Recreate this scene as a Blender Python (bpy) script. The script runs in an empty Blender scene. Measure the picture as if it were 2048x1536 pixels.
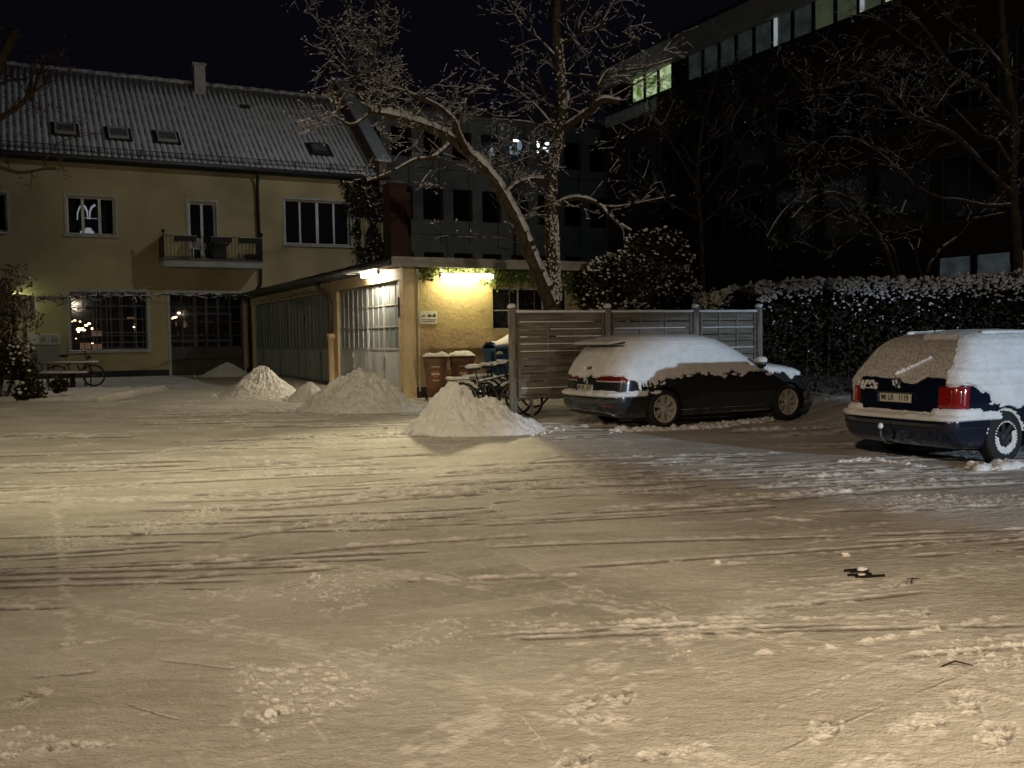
import bpy, math, random
import numpy as np
from mathutils import Vector, Matrix
S = bpy.context.scene
COL = S.collection
R = math.radians
# ------------------------------------------------------------------ camera
F = 1900.0; CZ = 1.60
PITCH = math.atan(89/1900); ROLL = 0.015
CAM = np.array([0, 0, CZ])
FWD = np.array([0, math.cos(PITCH), -math.sin(PITCH)])
U0 = np.array([0, math.sin(PITCH), math.cos(PITCH)]); R0 = np.array([1., 0, 0])
RIGHT = R0*math.cos(ROLL)-U0*math.sin(ROLL); UP = U0*math.cos(ROLL)+R0*math.sin(ROLL)
cd = bpy.data.cameras.new('camera'); cam = bpy.data.objects.new('camera', cd); COL.objects.link(cam)
cd.sensor_width = 36; cd.lens = F/2048*36; cd.clip_start = 0.05; cd.clip_end = 1000
cam.matrix_world = Matrix(((RIGHT[0], UP[0], -FWD[0], 0), (RIGHT[1], UP[1], -FWD[1], 0), (RIGHT[2], UP[2], -FWD[2], CZ), (0, 0, 0, 1)))
S.camera = cam
# ------------------------------------------------------------------ world, exposure
w = bpy.data.worlds.new('World'); S.world = w; w.use_nodes = True
bg = w.node_tree.nodes['Background']; bg.inputs[0].default_value = (0.5, 0.52, .95, 1); bg.inputs[1].default_value = 0.0036
S.view_settings.view_transform = 'Standard'; S.view_settings.look = 'None'
S.view_settings.exposure = 0; S.view_settings.gamma = 1
try:
    S.cycles.use_denoising = True; S.cycles.sample_clamp_indirect = 4; S.cycles.max_bounces = 5
except Exception: pass
# ------------------------------------------------------------------ street lamps out of frame, added fill spots
def lamp(name, kind, loc, target, color, watts, size=.15, cone=60, blend=.3):
    l = bpy.data.lights.new(name, kind); l.color = color; l.energy = watts
    l.shadow_soft_size = size
    if kind == 'SPOT': l.spot_size = R(cone); l.spot_blend = blend
    o = bpy.data.objects.new(name, l); COL.objects.link(o); o.location = loc
    o.rotation_euler = (Vector(target)-Vector(loc)).to_track_quat('-Z', 'Y').to_euler()
    return o
# cold LED street lamp 50 m off to the right and behind; its cone edge falls across the yard
cx, cy = 33., -28.
ang = math.atan2(7.9-cy, 4.25-cx)-R(9.3)
lamp('street_lamp_light', 'SPOT', (cx, cy, 7.0), (cx+50*math.cos(ang), cy+50*math.sin(ang), -9.8), (.62, .80, 1.0), 54000, .2, 28, .08)
# warm lamp close behind on the right, warm lamp behind on the left
lamp('yard_lamp_light', 'SPOT', (3.4, -.5, 3.2), (3.2, 1.5, 0), (1, .78, .52), 1550, .2, 112, 1)
lamp('tree_fill_light', 'SPOT', (8, -6, 5), (-.8, 19.5, 6.3), (1, .84, .62), 3600, .25, 29, .6)  # added fill, no known lamp here; lifts the big forked tree
lamp('right_trees_fill_light', 'SPOT', (17, 1, 5.0), (9.5, 24, 9.5), (1, .82, .62), 1500, .3, 46, .5)  # unseen spot added to brighten the right-hand trees
lamp('alley_lamp_light', 'SPOT', (-6., -9., 9), (.6, 7.8, 0), (1, .755, .51), 7600, .25, 31, 1)
lamp('yard_fill_light', 'SPOT', (-3, 6, 11), (-6.6, 14.4, 0), (1, .82, .53), 4000, .3, 76, 1)  # added overhead spot, brightens the left yard and the heaps
# flood light high out of view above the yard, aimed at the house
lamp('flood_light', 'SPOT', (3, 30, 14.5), (-16.5, 37.5, 4.5), (.95, .97, 1.0), 1450, .2, 92, 1)
lamp('office_fill_light', 'SPOT', (3, 30, 14.5), (0, 53, 10), (.95, .98, .95), 330, .2, 62, .6)  # second unseen spot, added to lift the grey office front
lamp('garage_lamp_boost', 'SPOT', (-1.02, 23.7, 3.12), (-1.9, 9.5, 0.4), (1, .85, .52), 5200, .25, 40, 1)  # extra spot added at the wall lamp to carry its light outward
# ------------------------------------------------------------------ projection helpers (used to read sizes off the photograph)
def ray(px, py): return FWD+RIGHT*(px-1024)/F+UP*(768-py)/F
def hit(px, py, org, n):
    d = ray(px, py); t = np.dot(np.array(org)-CAM, n)/np.dot(d, n); return CAM+d*t
TH = math.atan2(.46, .888)
A = np.array([math.cos(TH), math.sin(TH), 0]); B = np.array([-A[1], A[0], 0])
G0 = np.array([-2.62, 23.44, 0]); H0 = G0+B*17.6
def fac(px, py, org):
    p = hit(px, py, org, B); return float((p-org)@A), float(p[2])
def sid(px, py, org):
    p = hit(px, py, org, A); return float((p-org)@B), float(p[2])
def atY(px, py, Y): return hit(px, py, (0, Y, 0), np.array([0, 1., 0]))
def gz(X, Y):
    s = np.clip((Y-.8*X-8)/36, 0, 1); return .38*s*s*(3-2*s)
def gnd(px, py):
    z = 0
    for i in range(15):
        d = ray(px, py); t = (z-CZ)/d[2]; p = CAM+d*t; z = float(gz(p[0], p[1]))
    return p
# ------------------------------------------------------------------ noise
_r = np.random.RandomState(7); TAB = _r.rand(256, 256)
def vn(x, y, s=0):
    x = np.asarray(x, float)+s*17.3; y = np.asarray(y, float)+s*9.1
    xi = np.floor(x).astype(int); yi = np.floor(y).astype(int); fx = x-xi; fy = y-yi
    fx = fx*fx*(3-2*fx); fy = fy*fy*(3-2*fy)
    a = TAB[xi & 255, yi & 255]; b = TAB[(xi+1) & 255, yi & 255]; c = TAB[xi & 255, (yi+1) & 255]; d = TAB[(xi+1) & 255, (yi+1) & 255]
    return (a+(b-a)*fx)*(1-fy)+(c+(d-c)*fx)*fy-.5
def fbm(x, y, o=4, s=0, g=.5):
    t = 0; a = 1
    for i in range(o): t = t+a*vn(x*2**i, y*2**i, s+i*3); a *= g
    return t
def sst(a, b, x): t = np.clip((x-a)/(b-a), 0, 1); return t*t*(3-2*t)
# ------------------------------------------------------------------ materials
def nt(m): m.use_nodes = True; return m.node_tree.nodes, m.node_tree.links
def mat(name, c, rough=.6, c2=None, scale=3, bump=0, bscale=30, metal=0, spec=.5, detail=6, stretch=None, mix=(.4, .65), coat=0, dist=.02):
    m = bpy.data.materials.new(name); n, l = nt(m); b = n['Principled BSDF']
    b.inputs['Base Color'].default_value = (*c, 1); b.inputs['Roughness'].default_value = rough
    b.inputs['Metallic'].default_value = metal; b.inputs['Specular IOR Level'].default_value = spec
    if coat: b.inputs['Coat Weight'].default_value = coat
    tc = n.new('ShaderNodeTexCoord'); vec = tc.outputs['Object']
    if stretch:
        mp = n.new('ShaderNodeMapping'); mp.inputs['Scale'].default_value = stretch; l.new(vec, mp.inputs[0]); vec = mp.outputs[0]
    if c2 is not None:
        t = n.new('ShaderNodeTexNoise'); t.inputs['Scale'].default_value = scale; t.inputs['Detail'].default_value = detail; l.new(vec, t.inputs[0])
        r = n.new('ShaderNodeValToRGB'); r.color_ramp.elements[0].position = mix[0]; r.color_ramp.elements[1].position = mix[1]
        r.color_ramp.elements[0].color = (*c, 1); r.color_ramp.elements[1].color = (*c2, 1)
        l.new(t.outputs[0], r.inputs[0]); l.new(r.outputs[0], b.inputs['Base Color'])
    if bump:
        t2 = n.new('ShaderNodeTexNoise'); t2.inputs['Scale'].default_value = bscale; t2.inputs['Detail'].default_value = 6; l.new(vec, t2.inputs[0])
        bp = n.new('ShaderNodeBump'); bp.inputs['Strength'].default_value = bump; bp.inputs['Distance'].default_value = dist
        l.new(t2.outputs[0], bp.inputs['Height']); l.new(bp.outputs[0], b.inputs['Normal'])
    return m
def emis(name, c, s):
    m = bpy.data.materials.new(name); n, l = nt(m); b = n['Principled BSDF']
    b.inputs['Base Color'].default_value = (.02, .02, .02, 1); b.inputs['Emission Color'].default_value = (*c, 1); b.inputs['Emission Strength'].default_value = s
    return m
def glass(name, tint=(.02, .02, .025), clear=.5):
    m = bpy.data.materials.new(name); n, l = nt(m); b = n['Principled BSDF']
    b.inputs['Base Color'].default_value = (*tint, 1); b.inputs['Roughness'].default_value = .05
    tr = n.new('ShaderNodeBsdfTransparent'); mx = n.new('ShaderNodeMixShader'); mx.inputs[0].default_value = clear
    l.new(b.outputs[0], mx.inputs[1]); l.new(tr.outputs[0], mx.inputs[2]); l.new(mx.outputs[0], n['Material Output'].inputs[0])
    return m
SNOW = (.80, .80, .80)
M = dict(
 snow=mat('snow', SNOW, .95, (.72, .71, .69), 6, .5, 45, spec=.04),
 snow_rough=mat('snow_rough', (.80, .80, .79), .95, (.66, .63, .58), 9, .9, 26, spec=.04, dist=.04),
 wall=mat('ochre_plaster', (.52, .43, .21), .9, (.46, .37, .17), 1.3, .9, 9, spec=.2, dist=.03),
 wall_low=mat('brown_plaster', (.48, .36, .21), .9, (.42, .31, .17), 1.6, .9, 9, spec=.2, dist=.03),
 hwall=mat('house_plaster', (.44, .37, .20), .9, (.33, .275, .145), .45, .4, 14, spec=.2),
 hgrey=mat('grey_plaster', (.30, .29, .25), .9, (.26, .25, .21), 1, .3, 20, spec=.2),
 trim=mat('cream_paint', (.70, .55, .33), .6, (.60, .46, .27), 4, .2, 40),
 white=mat('white_paint', (.62, .60, .54), .5, (.54, .52, .47), 5, .1, 40),
 dark=mat('black_base', (.02, .02, .02), .8),
 gutter=mat('zinc_gutter', (.10, .10, .10), .45, (.06, .06, .06), 5, .1, 30, metal=.5),
 rust=mat('brown_pipe', (.09, .045, .025), .6, (.05, .03, .02), 8, .2, 40),
 glassd=mat('dark_glass', (.012, .012, .014), .06, spec=.7),
 dusty=mat('dusty_glass', (.24, .27, .28), .5, (.12, .14, .15), 2.2, .15, 8, spec=.5, stretch=(1, 1, .35)),
 steel=mat('grey_steel_door', (.50, .52, .52), .6, (.38, .40, .405), 2.5, .12, 14, metal=.15, stretch=(1, 1, .3)),
 bars=mat('light_grey_paint', (.42, .41, .38), .5, (.32, .31, .29), 6, .1, 30),
 gate=mat('brown_gate', (.055, .045, .038), .6, (.04, .033, .028), 2, .1, 20),
 iron=mat('black_iron', (.012, .012, .012), .5, metal=.4),
 slab=mat('pale_concrete', (.42, .41, .37), .8, (.33, .32, .29), 3, .2, 20),
 redch=mat('red_metal_stack', (.095, .036, .028), .7, (.07, .028, .022), 2, .15, 14),
 coping=mat('metal_coping', (.42, .47, .50), .5, (.32, .36, .38), 2, .1, 20),
 ogrey=mat('grey_cladding', (.26, .29, .29), .8, (.20, .23, .23), .8, .1, 12),
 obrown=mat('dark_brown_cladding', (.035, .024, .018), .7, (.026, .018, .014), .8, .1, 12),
 ofas=mat('concrete_fascia', (.34, .36, .35), .8, (.25, .27, .26), .7, .1, 12),
 wood=mat('grey_fence_wood', (.12, .10, .08), .8, (.21, .18, .15), 6, .5, 30, stretch=(.25, 3, 3), spec=.3),
 post=mat('grey_post_wood', (.15, .13, .11), .8, (.26, .24, .21), 9, .5, 30, stretch=(3, 3, .3), spec=.3),
 bark=mat('bark', (.045, .034, .022), .9, (.085, .07, .04), 9, 1.0, 24, spec=.2, dist=.03),
 twig=mat('twig_bark', (.035, .024, .016), .9, (.06, .042, .028), 12, .3, 30, spec=.2),
 leaf=mat('ivy_leaf', (.07, .12, .02), .5, (.13, .18, .04), 3, 0, spec=.4),
 leafd=mat('hedge_leaf', (.022, .018, .010), .8, (.045, .034, .016), 3, 0, spec=.3),
 dleaf=mat('withered_leaf', (.07, .035, .015), .8, (.10, .06, .03), 5),
 tyre=mat('tyre_rubber', (.012, .012, .012), .8, bump=.2, bscale=60),
 rim=mat('alloy_rim', (.32, .31, .29), .35, metal=.7),
 rimb=mat('silver_rim', (.55, .53, .48), .4, metal=.35),
 paintA=mat('anthracite_paint', (.030, .031, .033), .22, metal=.3, coat=.6, spec=.5),
 paintB=mat('dark_blue_paint', (.006, .010, .026), .22, metal=.2, coat=.6, spec=.5),
 plast=mat('black_plastic', (.012, .012, .012), .6),
 red=mat('red_lens', (.26, .008, .008), .12, coat=1, spec=.8),
 redd=mat('dark_red_lens', (.16, .008, .006), .15, coat=1, spec=.8),
 clear=mat('clear_lens', (.55, .45, .40), .12, coat=1, spec=.8),
 chrome=mat('chrome', (.6, .6, .6), .15, metal=1),
 plate=mat('number_plate', (.62, .60, .50), .4),
 eu=mat('plate_blue', (.02, .04, .25), .4),
 ink=mat('black_ink', (.01, .01, .01), .6),
 binb=mat('brown_plastic', (.19, .085, .04), .5, (.15, .065, .03), 3, .1, 30),
 blue=mat('blue_plastic', (.035, .09, .20), .45, (.025, .07, .16), 3, .1, 30),
 cream=mat('cream_print', (.62, .55, .42), .6), redp=mat('red_print', (.75, .16, .08), .6),
 table=mat('table_wood', (.20, .055, .03), .6, (.15, .04, .02), 5),
 sign=mat('white_sign', (.72, .70, .60), .5, (.66, .64, .55), 8),
 plastic=mat('white_plastic', (.6, .6, .57), .5),
)
# rooms seen through glass
M['glassc'] = glass('window_glass', clear=.78)
M['room'] = mat('dark_room', (.05, .05, .055), .9)
# ------------------------------------------------------------------ mesh builder
class MB:
    def __init__(s): s.v = []; s.f = []; s.mi = []; s.cur = 0
    def add(s, vs, fs):
        o = len(s.v); s.v.extend([tuple(map(float, p)) for p in vs]); s.f.extend([tuple(o+i for i in f) for f in fs]); s.mi.extend([s.cur]*len(fs)); return s
    def box(s, x0, x1, y0, y1, z0, z1):
        return s.add([(x0, y0, z0), (x1, y0, z0), (x1, y1, z0), (x0, y1, z0), (x0, y0, z1), (x1, y0, z1), (x1, y1, z1), (x0, y1, z1)],
                     [(0, 3, 2, 1), (4, 5, 6, 7), (0, 1, 5, 4), (1, 2, 6, 5), (2, 3, 7, 6), (3, 0, 4, 7)])
    def hexa(s, p): return s.add(p, [(0, 3, 2, 1), (4, 5, 6, 7), (0, 1, 5, 4), (1, 2, 6, 5), (2, 3, 7, 6), (3, 0, 4, 7)])
    def quad(s, a, b, c, d): return s.add([a, b, c, d], [(0, 1, 2, 3)])
    def tube(s, pts, rads, n=8, cap=True):
        pts = [Vector(p) for p in pts]
        if not hasattr(rads, '__len__'): rads = [rads]*len(pts)
        vs = []; fs = []; prev = None
        for i, p in enumerate(pts):
            d = (pts[min(i+1, len(pts)-1)]-pts[max(i-1, 0)])
            d = d.normalized() if d.length > 1e-9 else Vector((0, 0, 1))
            if prev is None:
                a = d.cross(Vector((0, 0, 1)));
                if a.length < .05: a = d.cross(Vector((0, 1, 0)))
                a.normalize()
            else:
                a = prev-d*prev.dot(d)
                a = a.normalized() if a.length > 1e-6 else d.orthogonal().normalized()
            prev = a; b = d.cross(a)
            for k in range(n):
                t = 2*math.pi*k/n; vs.append(p+(a*math.cos(t)+b*math.sin(t))*rads[i])
        for i in range(len(pts)-1):
            for k in range(n):
                fs.append((i*n+k, i*n+(k+1) % n, (i+1)*n+(k+1) % n, (i+1)*n+k))
        if cap: fs.append(tuple(range(n))[::-1]); fs.append(tuple((len(pts)-1)*n+k for k in range(n)))
        return s.add(vs, fs)
    def torus(s, c, axis, R_, r, n=32, m=8):
        axis = Vector(axis).normalized(); a = axis.orthogonal().normalized(); b = axis.cross(a); c = Vector(c)
        vs = []; fs = []
        for i in range(n):
            t = 2*math.pi*i/n; d = a*math.cos(t)+b*math.sin(t)
            for j in range(m):
                q = 2*math.pi*j/m; vs.append(c+d*(R_+r*math.cos(q))+axis*r*math.sin(q))
        for i in range(n):
            for j in range(m): fs.append((i*m+j, ((i+1) % n)*m+j, ((i+1) % n)*m+(j+1) % m, i*m+(j+1) % m))
        return s.add(vs, fs)
    def lathe(s, c, axis, prof, n=32):   # prof: (along axis, radius)
        axis = Vector(axis).normalized(); a = axis.orthogonal().normalized(); b = axis.cross(a); c = Vector(c); vs = []; fs = []
        for h, r in prof:
            for i in range(n):
                t = 2*math.pi*i/n; vs.append(c+axis*h+(a*math.cos(t)+b*math.sin(t))*r)
        for j in range(len(prof)-1):
            for i in range(n): fs.append((j*n+i, j*n+(i+1) % n, (j+1)*n+(i+1) % n, (j+1)*n+i))
        return s.add(vs, fs)
    def grid(s, P, keep=None, closeu=False):
        P = np.asarray(P); m, n = P.shape[:2]; idx = np.arange(m*n).reshape(m, n); fs = []
        a = idx[:-1, :-1]; b = idx[:-1, 1:]; c = idx[1:, 1:]; d = idx[1:, :-1]
        if closeu:
            a = idx[:-1]; b = np.roll(idx, -1, 1)[:-1]; c = np.roll(idx, -1, 1)[1:]; d = idx[1:]
        q = np.stack([a, b, c, d], -1).reshape(-1, 4)
        if keep is not None:
            k = keep.reshape(-1); q = q[k[q].any(1)]
            used = np.unique(q); mp = np.full(m*n, -1); mp[used] = np.arange(len(used)); q = mp[q]; V = P.reshape(-1, 3)[used]
        else: V = P.reshape(-1, 3)
        return s.add(V.tolist(), q.tolist())
    def lump(s, c, r, seed=0, sq=(1, 1, 1), n=7, m=10, amp=.35):
        rr = random.Random(seed); o = rr.random()*50; vs = []; fs = []
        for i in range(n+1):
            p = math.pi*i/n
            for j in range(m):
                t = 2*math.pi*j/m; k = 1+amp*float(vn(o+math.cos(t)*1.3*math.sin(p)+5, o+math.sin(t)*1.3*math.sin(p)+math.cos(p)*1.7))*2
                vs.append((c[0]+r*sq[0]*k*math.sin(p)*math.cos(t), c[1]+r*sq[1]*k*math.sin(p)*math.sin(t), c[2]+r*sq[2]*k*math.cos(p)))
        for i in range(n):
            for j in range(m): fs.append((i*m+j, (i+1)*m+j, (i+1)*m+(j+1) % m, i*m+(j+1) % m))
        return s.add(vs, fs)
    def build(s, name, mats, parent=None, smooth=False, local=None):
        me = bpy.data.meshes.new(name)
        V = np.array(s.v, dtype=np.float32)
        if local is not None: V = V-np.array(local, dtype=np.float32)
        me.from_pydata(V.tolist(), [], s.f)
        if not isinstance(mats, (list, tuple)): mats = [mats]
        for m in mats: me.materials.append(m)
        if len(mats) > 1: me.polygons.foreach_set('material_index', s.mi)
        if smooth: me.polygons.foreach_set('use_smooth', [True]*len(me.polygons))
        me.update(); o = bpy.data.objects.new(name, me); COL.objects.link(o)
        if parent is not None: o.parent = parent
        if local is not None: o.location = local
        return o
def empty(name, loc, rz=0):
    o = bpy.data.objects.new(name, None); COL.objects.link(o); o.location = [float(x) for x in loc]; o.rotation_euler = (0, 0, rz); o.empty_display_size = .2; return o
def tag(o, label=None, cat=None, group=None, kind=None):
    if label: o['label'] = label
    if cat: o['category'] = cat
    if group: o['group'] = group
    if kind: o['kind'] = kind
    return o
def copy_tree(o, parent=None):
    c = o.copy(); COL.objects.link(c)
    if parent is not None: c.parent = parent
    for ch in list(o.children): copy_tree(ch, c)
    return c
def text_mesh(name, txt, size, material, parent, loc, rot, ext=.002, sx=1.0, align='CENTER'):
    cu = bpy.data.curves.new(name, 'FONT'); cu.body = txt; cu.size = size; cu.align_x = align; cu.align_y = 'CENTER'; cu.extrude = ext; cu.offset = size*.022
    t = bpy.data.objects.new(name+'_c', cu); COL.objects.link(t)
    dg = bpy.context.evaluated_depsgraph_get(); me = bpy.data.meshes.new_from_object(t.evaluated_get(dg))
    bpy.data.objects.remove(t, do_unlink=True)
    o = bpy.data.objects.new(name, me); COL.objects.link(o); me.materials.clear(); me.materials.append(material)
    o.parent = parent; o.location = loc; o.rotation_euler = rot; o.scale = (sx, 1, 1); return o
def wall_holes(mb, u0, u1, z0, z1, y0, y1, holes, reveal=True):
    us = sorted({u0, u1, *[h[0] for h in holes], *[h[1] for h in holes]}); zs = sorted({z0, z1, *[h[2] for h in holes], *[h[3] for h in holes]})
    for a, b in zip(us, us[1:]):
        for c, d in zip(zs, zs[1:]):
            mu, mz = (a+b)/2, (c+d)/2
            if any(h[0] < mu < h[1] and h[2] < mz < h[3] for h in holes): continue
            mb.quad((a, y0, c), (b, y0, c), (b, y0, d), (a, y0, d)); mb.quad((b, y1, c), (a, y1, c), (a, y1, d), (b, y1, d))
    for a, b, c, d in holes:
        mb.quad((a, y0, c), (a, y0, d), (a, y1, d), (a, y1, c)); mb.quad((b, y0, c), (b, y1, c), (b, y1, d), (b, y0, d))
        mb.quad((a, y0, d), (b, y0, d), (b, y1, d), (a, y1, d)); mb.quad((a, y0, c), (a, y1, c), (b, y1, c), (b, y0, c))
    mb.quad((u0, y0, z1), (u1, y0, z1), (u1, y1, z1), (u0, y1, z1)); mb.quad((u0, y0, z0), (u0, y0, z1), (u0, y1, z1), (u0, y1, z0)); mb.quad((u1, y0, z0), (u1, y1, z0), (u1, y1, z1), (u1, y0, z1))
rnd = random.Random(11)
# ================================================================== GROUND
def seg_dist(X, Y, a, b):
    dx, dy = b[0]-a[0], b[1]-a[1]; L = dx*dx+dy*dy+1e-12
    t = ((X-a[0])*dx+(Y-a[1])*dy)/L; tc = np.clip(t, 0, 1)
    return (X-a[0]-dx*tc), (Y-a[1]-dy*tc), tc, ((X-a[0])*dy-(Y-a[1])*dx)/math.sqrt(L)
GROOVES = []
def groove(pxs, w, d, ridge=1.0): GROOVES.append(([gnd(x, y)[:2] for x, y in pxs], w*1.15, d*1.5, ridge))
# furrows left by the snow plough (dark grooves with a ridge), read off as positions on the ground
for pts, w_, d_ in [
    ([(245, 1022), (520, 1020), (760, 1003), (1010, 980)], .035, .030), ([(250, 1008), (560, 1000), (860, 975), (1030, 958)], .025, .020),
    ([(375, 942), (560, 928), (760, 915), (900, 908)], .03, .028), ([(380, 987), (640, 972), (860, 952)], .02, .016),
    ([(450, 1080), (560, 1062), (700, 1042), (860, 1035), (1020, 1022)], .028, .026), ([(315, 1122), (520, 1115), (700, 1095), (900, 1082), (1100, 1070)], .03, .026),
    ([(340, 1162), (440, 1150), (560, 1145), (690, 1135)], .035, .022), ([(800, 1162), (940, 1158), (1110, 1152)], .03, .03),
    ([(350, 1178), (480, 1178), (600, 1172)], .02, .014), ([(450, 955), (700, 945), (900, 930)], .02, .014),
    ([(900, 1045), (1080, 1030), (1300, 1012)], .02, .014), ([(960, 1010), (1150, 990), (1400, 985)], .02, .014),
    ([(310, 1320), (400, 1330), (480, 1338)], .012, .010), ([(250, 1408), (300, 1425), (360, 1440)], .012, .010), ([(60, 1355), (140, 1350), (195, 1343)], .02, .016),
    ([(540, 910), (760, 897), (980, 888)], .025, .016), ([(300, 905), (480, 893), (700, 880)], .025, .012), ([(1040, 925), (1180, 905), (1300, 900)], .02, .012),
    ([(640, 1000), (820, 985), (1000, 965)], .018, .012), ([(700, 1060), (900, 1050), (1060, 1045)], .018, .012)]: groove(pts, w_, d_)
for pts, w_, d_ in [   # raised bright ridges of loose snow
    ([(1390, 1312), (1530, 1308), (1700, 1290), (1850, 1265), (2060, 1222)], .035, -.026), ([(1024, 1153), (1130, 1150), (1260, 1140), (1440, 1128), (1620, 1118)], .03, -.020),
    ([(1180, 1285), (1290, 1283), (1330, 1285)], .02, -.014), ([(1230, 1222), (1330, 1225), (1400, 1290)], .02, -.012), ([(1400, 1230), (1560, 1210), (1760, 1200)], .02, -.012),
    ([(1460, 984), (1530, 975), (1565, 958), (1572, 945)], .025, -.014), ([(1470, 920), (1530, 908), (1560, 905)], .03, -.018), ([(1300, 965), (1370, 960), (1420, 958)], .03, -.016),
    ([(1540, 1035), (1600, 1040), (1640, 1042)], .035, -.018), ([(1660, 1035), (1760, 1022), (1830, 1010)], .03, -.014), ([(1160, 925), (1260, 912), (1330, 915)], .03, -.014),
    ([(1100, 1395), (1250, 1350), (1450, 1330)], .025, -.012), ([(1740, 1330), (1640, 1380), (1500, 1440)], .012, -.008), ([(1950, 1340), (1700, 1440), (1540, 1510)], .012, .008),
    ([(960, 1390), (1040, 1430), (1120, 1530)], .012, -.008), ([(1500, 1040), (1640, 1062), (1820, 1040)], .03, -.014), ([(1420, 1105), (1560, 1092), (1700, 1075)], .025, -.014),
    ([(1750, 1115), (1850, 1090), (2040, 1070)], .025, -.013), ([(1440, 1262), (1640, 1235), (1800, 1220)], .02, -.010)]: groove(pts, w_, d_)
_g = random.Random(5)
LINES = []      # thin scrape marks: (points, width, height, kind)
for i in range(120):      # bundles left by the snow shovel and plough blade, roughly along the sweep
    X0 = _g.uniform(-9, 4); Y0 = _g.uniform(4.2, 21); a = R(_g.gauss(11, 5)); cv = _g.uniform(-.07, .07); L = _g.uniform(.9, 4.2); nb = _g.randint(1, 4); sp = _g.uniform(.04, .22)
    for b in range(nb):
        ox = -math.sin(a)*b*sp; oy = math.cos(a)*b*sp; s0 = _g.uniform(0, .3)*L
        pts = [(X0+ox+(s0+t*L)*math.cos(a+cv*t), Y0+oy+(s0+t*L)*math.sin(a+cv*t)) for t in (0, .33, .66, 1)]
        LINES.append((pts, _g.uniform(.006, .014), _g.uniform(.004, .011), _g.choice('grrg')))
for R0c, cxx, cyy, a0, a1 in [(9.5, -6., -3.2, 35, 75), (11.0, -6., -3.2, 32, 70), (7.2, 6.5, -1.5, 95, 150), (8.6, 6.5, -1.5, 95, 148), (14, -1, -4, 60, 100), (15.5, -1, -4, 60, 100)]:   # curved tyre tracks
    for dr in (-.075, -.025, .03, .08):
        LINES.append(([(cxx+(R0c+dr)*math.cos(R(a)), cyy+(R0c+dr)*math.sin(R(a))) for a in np.linspace(a0, a1, 8)], .009, .0016, 'r'))
LINES.append(([gnd(150, 1340)[:2], gnd(120, 1100)[:2], gnd(105, 960)[:2]], .012, .004, 'r'))
PRINTS = [(*gnd(x, y)[:2], a, s) for x, y, a, s in [
    (1240, 1395, 1.2, 1), (1165, 1410, 1.0, 1), (1925, 1405, 1.3, 1.1), (1840, 1225, .8, 1.0), (1650, 1455, 1.1, 1), (690, 1215, .5, .9), (60, 1395, 1.45, 1), (155, 1490, .3, 1),
    (800, 1290, .6, .9), (1200, 1440, .2, 1), (1845, 1445, .6, 1.1), (1780, 1170, .8, .9), (170, 1285, .4, .9), (1990, 1470, .9, 1.1), (1340, 1505, .4, 1), (1150, 1530, 1.2, 1.1), (430, 1240, .5, .8)]]
CRUMB = [(*gnd(x, y)[:2], r_) for x, y, r_ in [(1880, 1410, .35), (1270, 1510, .4), (1050, 1520, .35), (80, 1500, .45), (1200, 1360, .3), (1380, 1310, .3), (980, 1100, .5), (1850, 1230, .3), (1350, 1140, .5), (1600, 1200, .4), (700, 1180, .4), (60, 1210, .3), (1180, 1180, .35), (300, 1180, .4)]]
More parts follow.
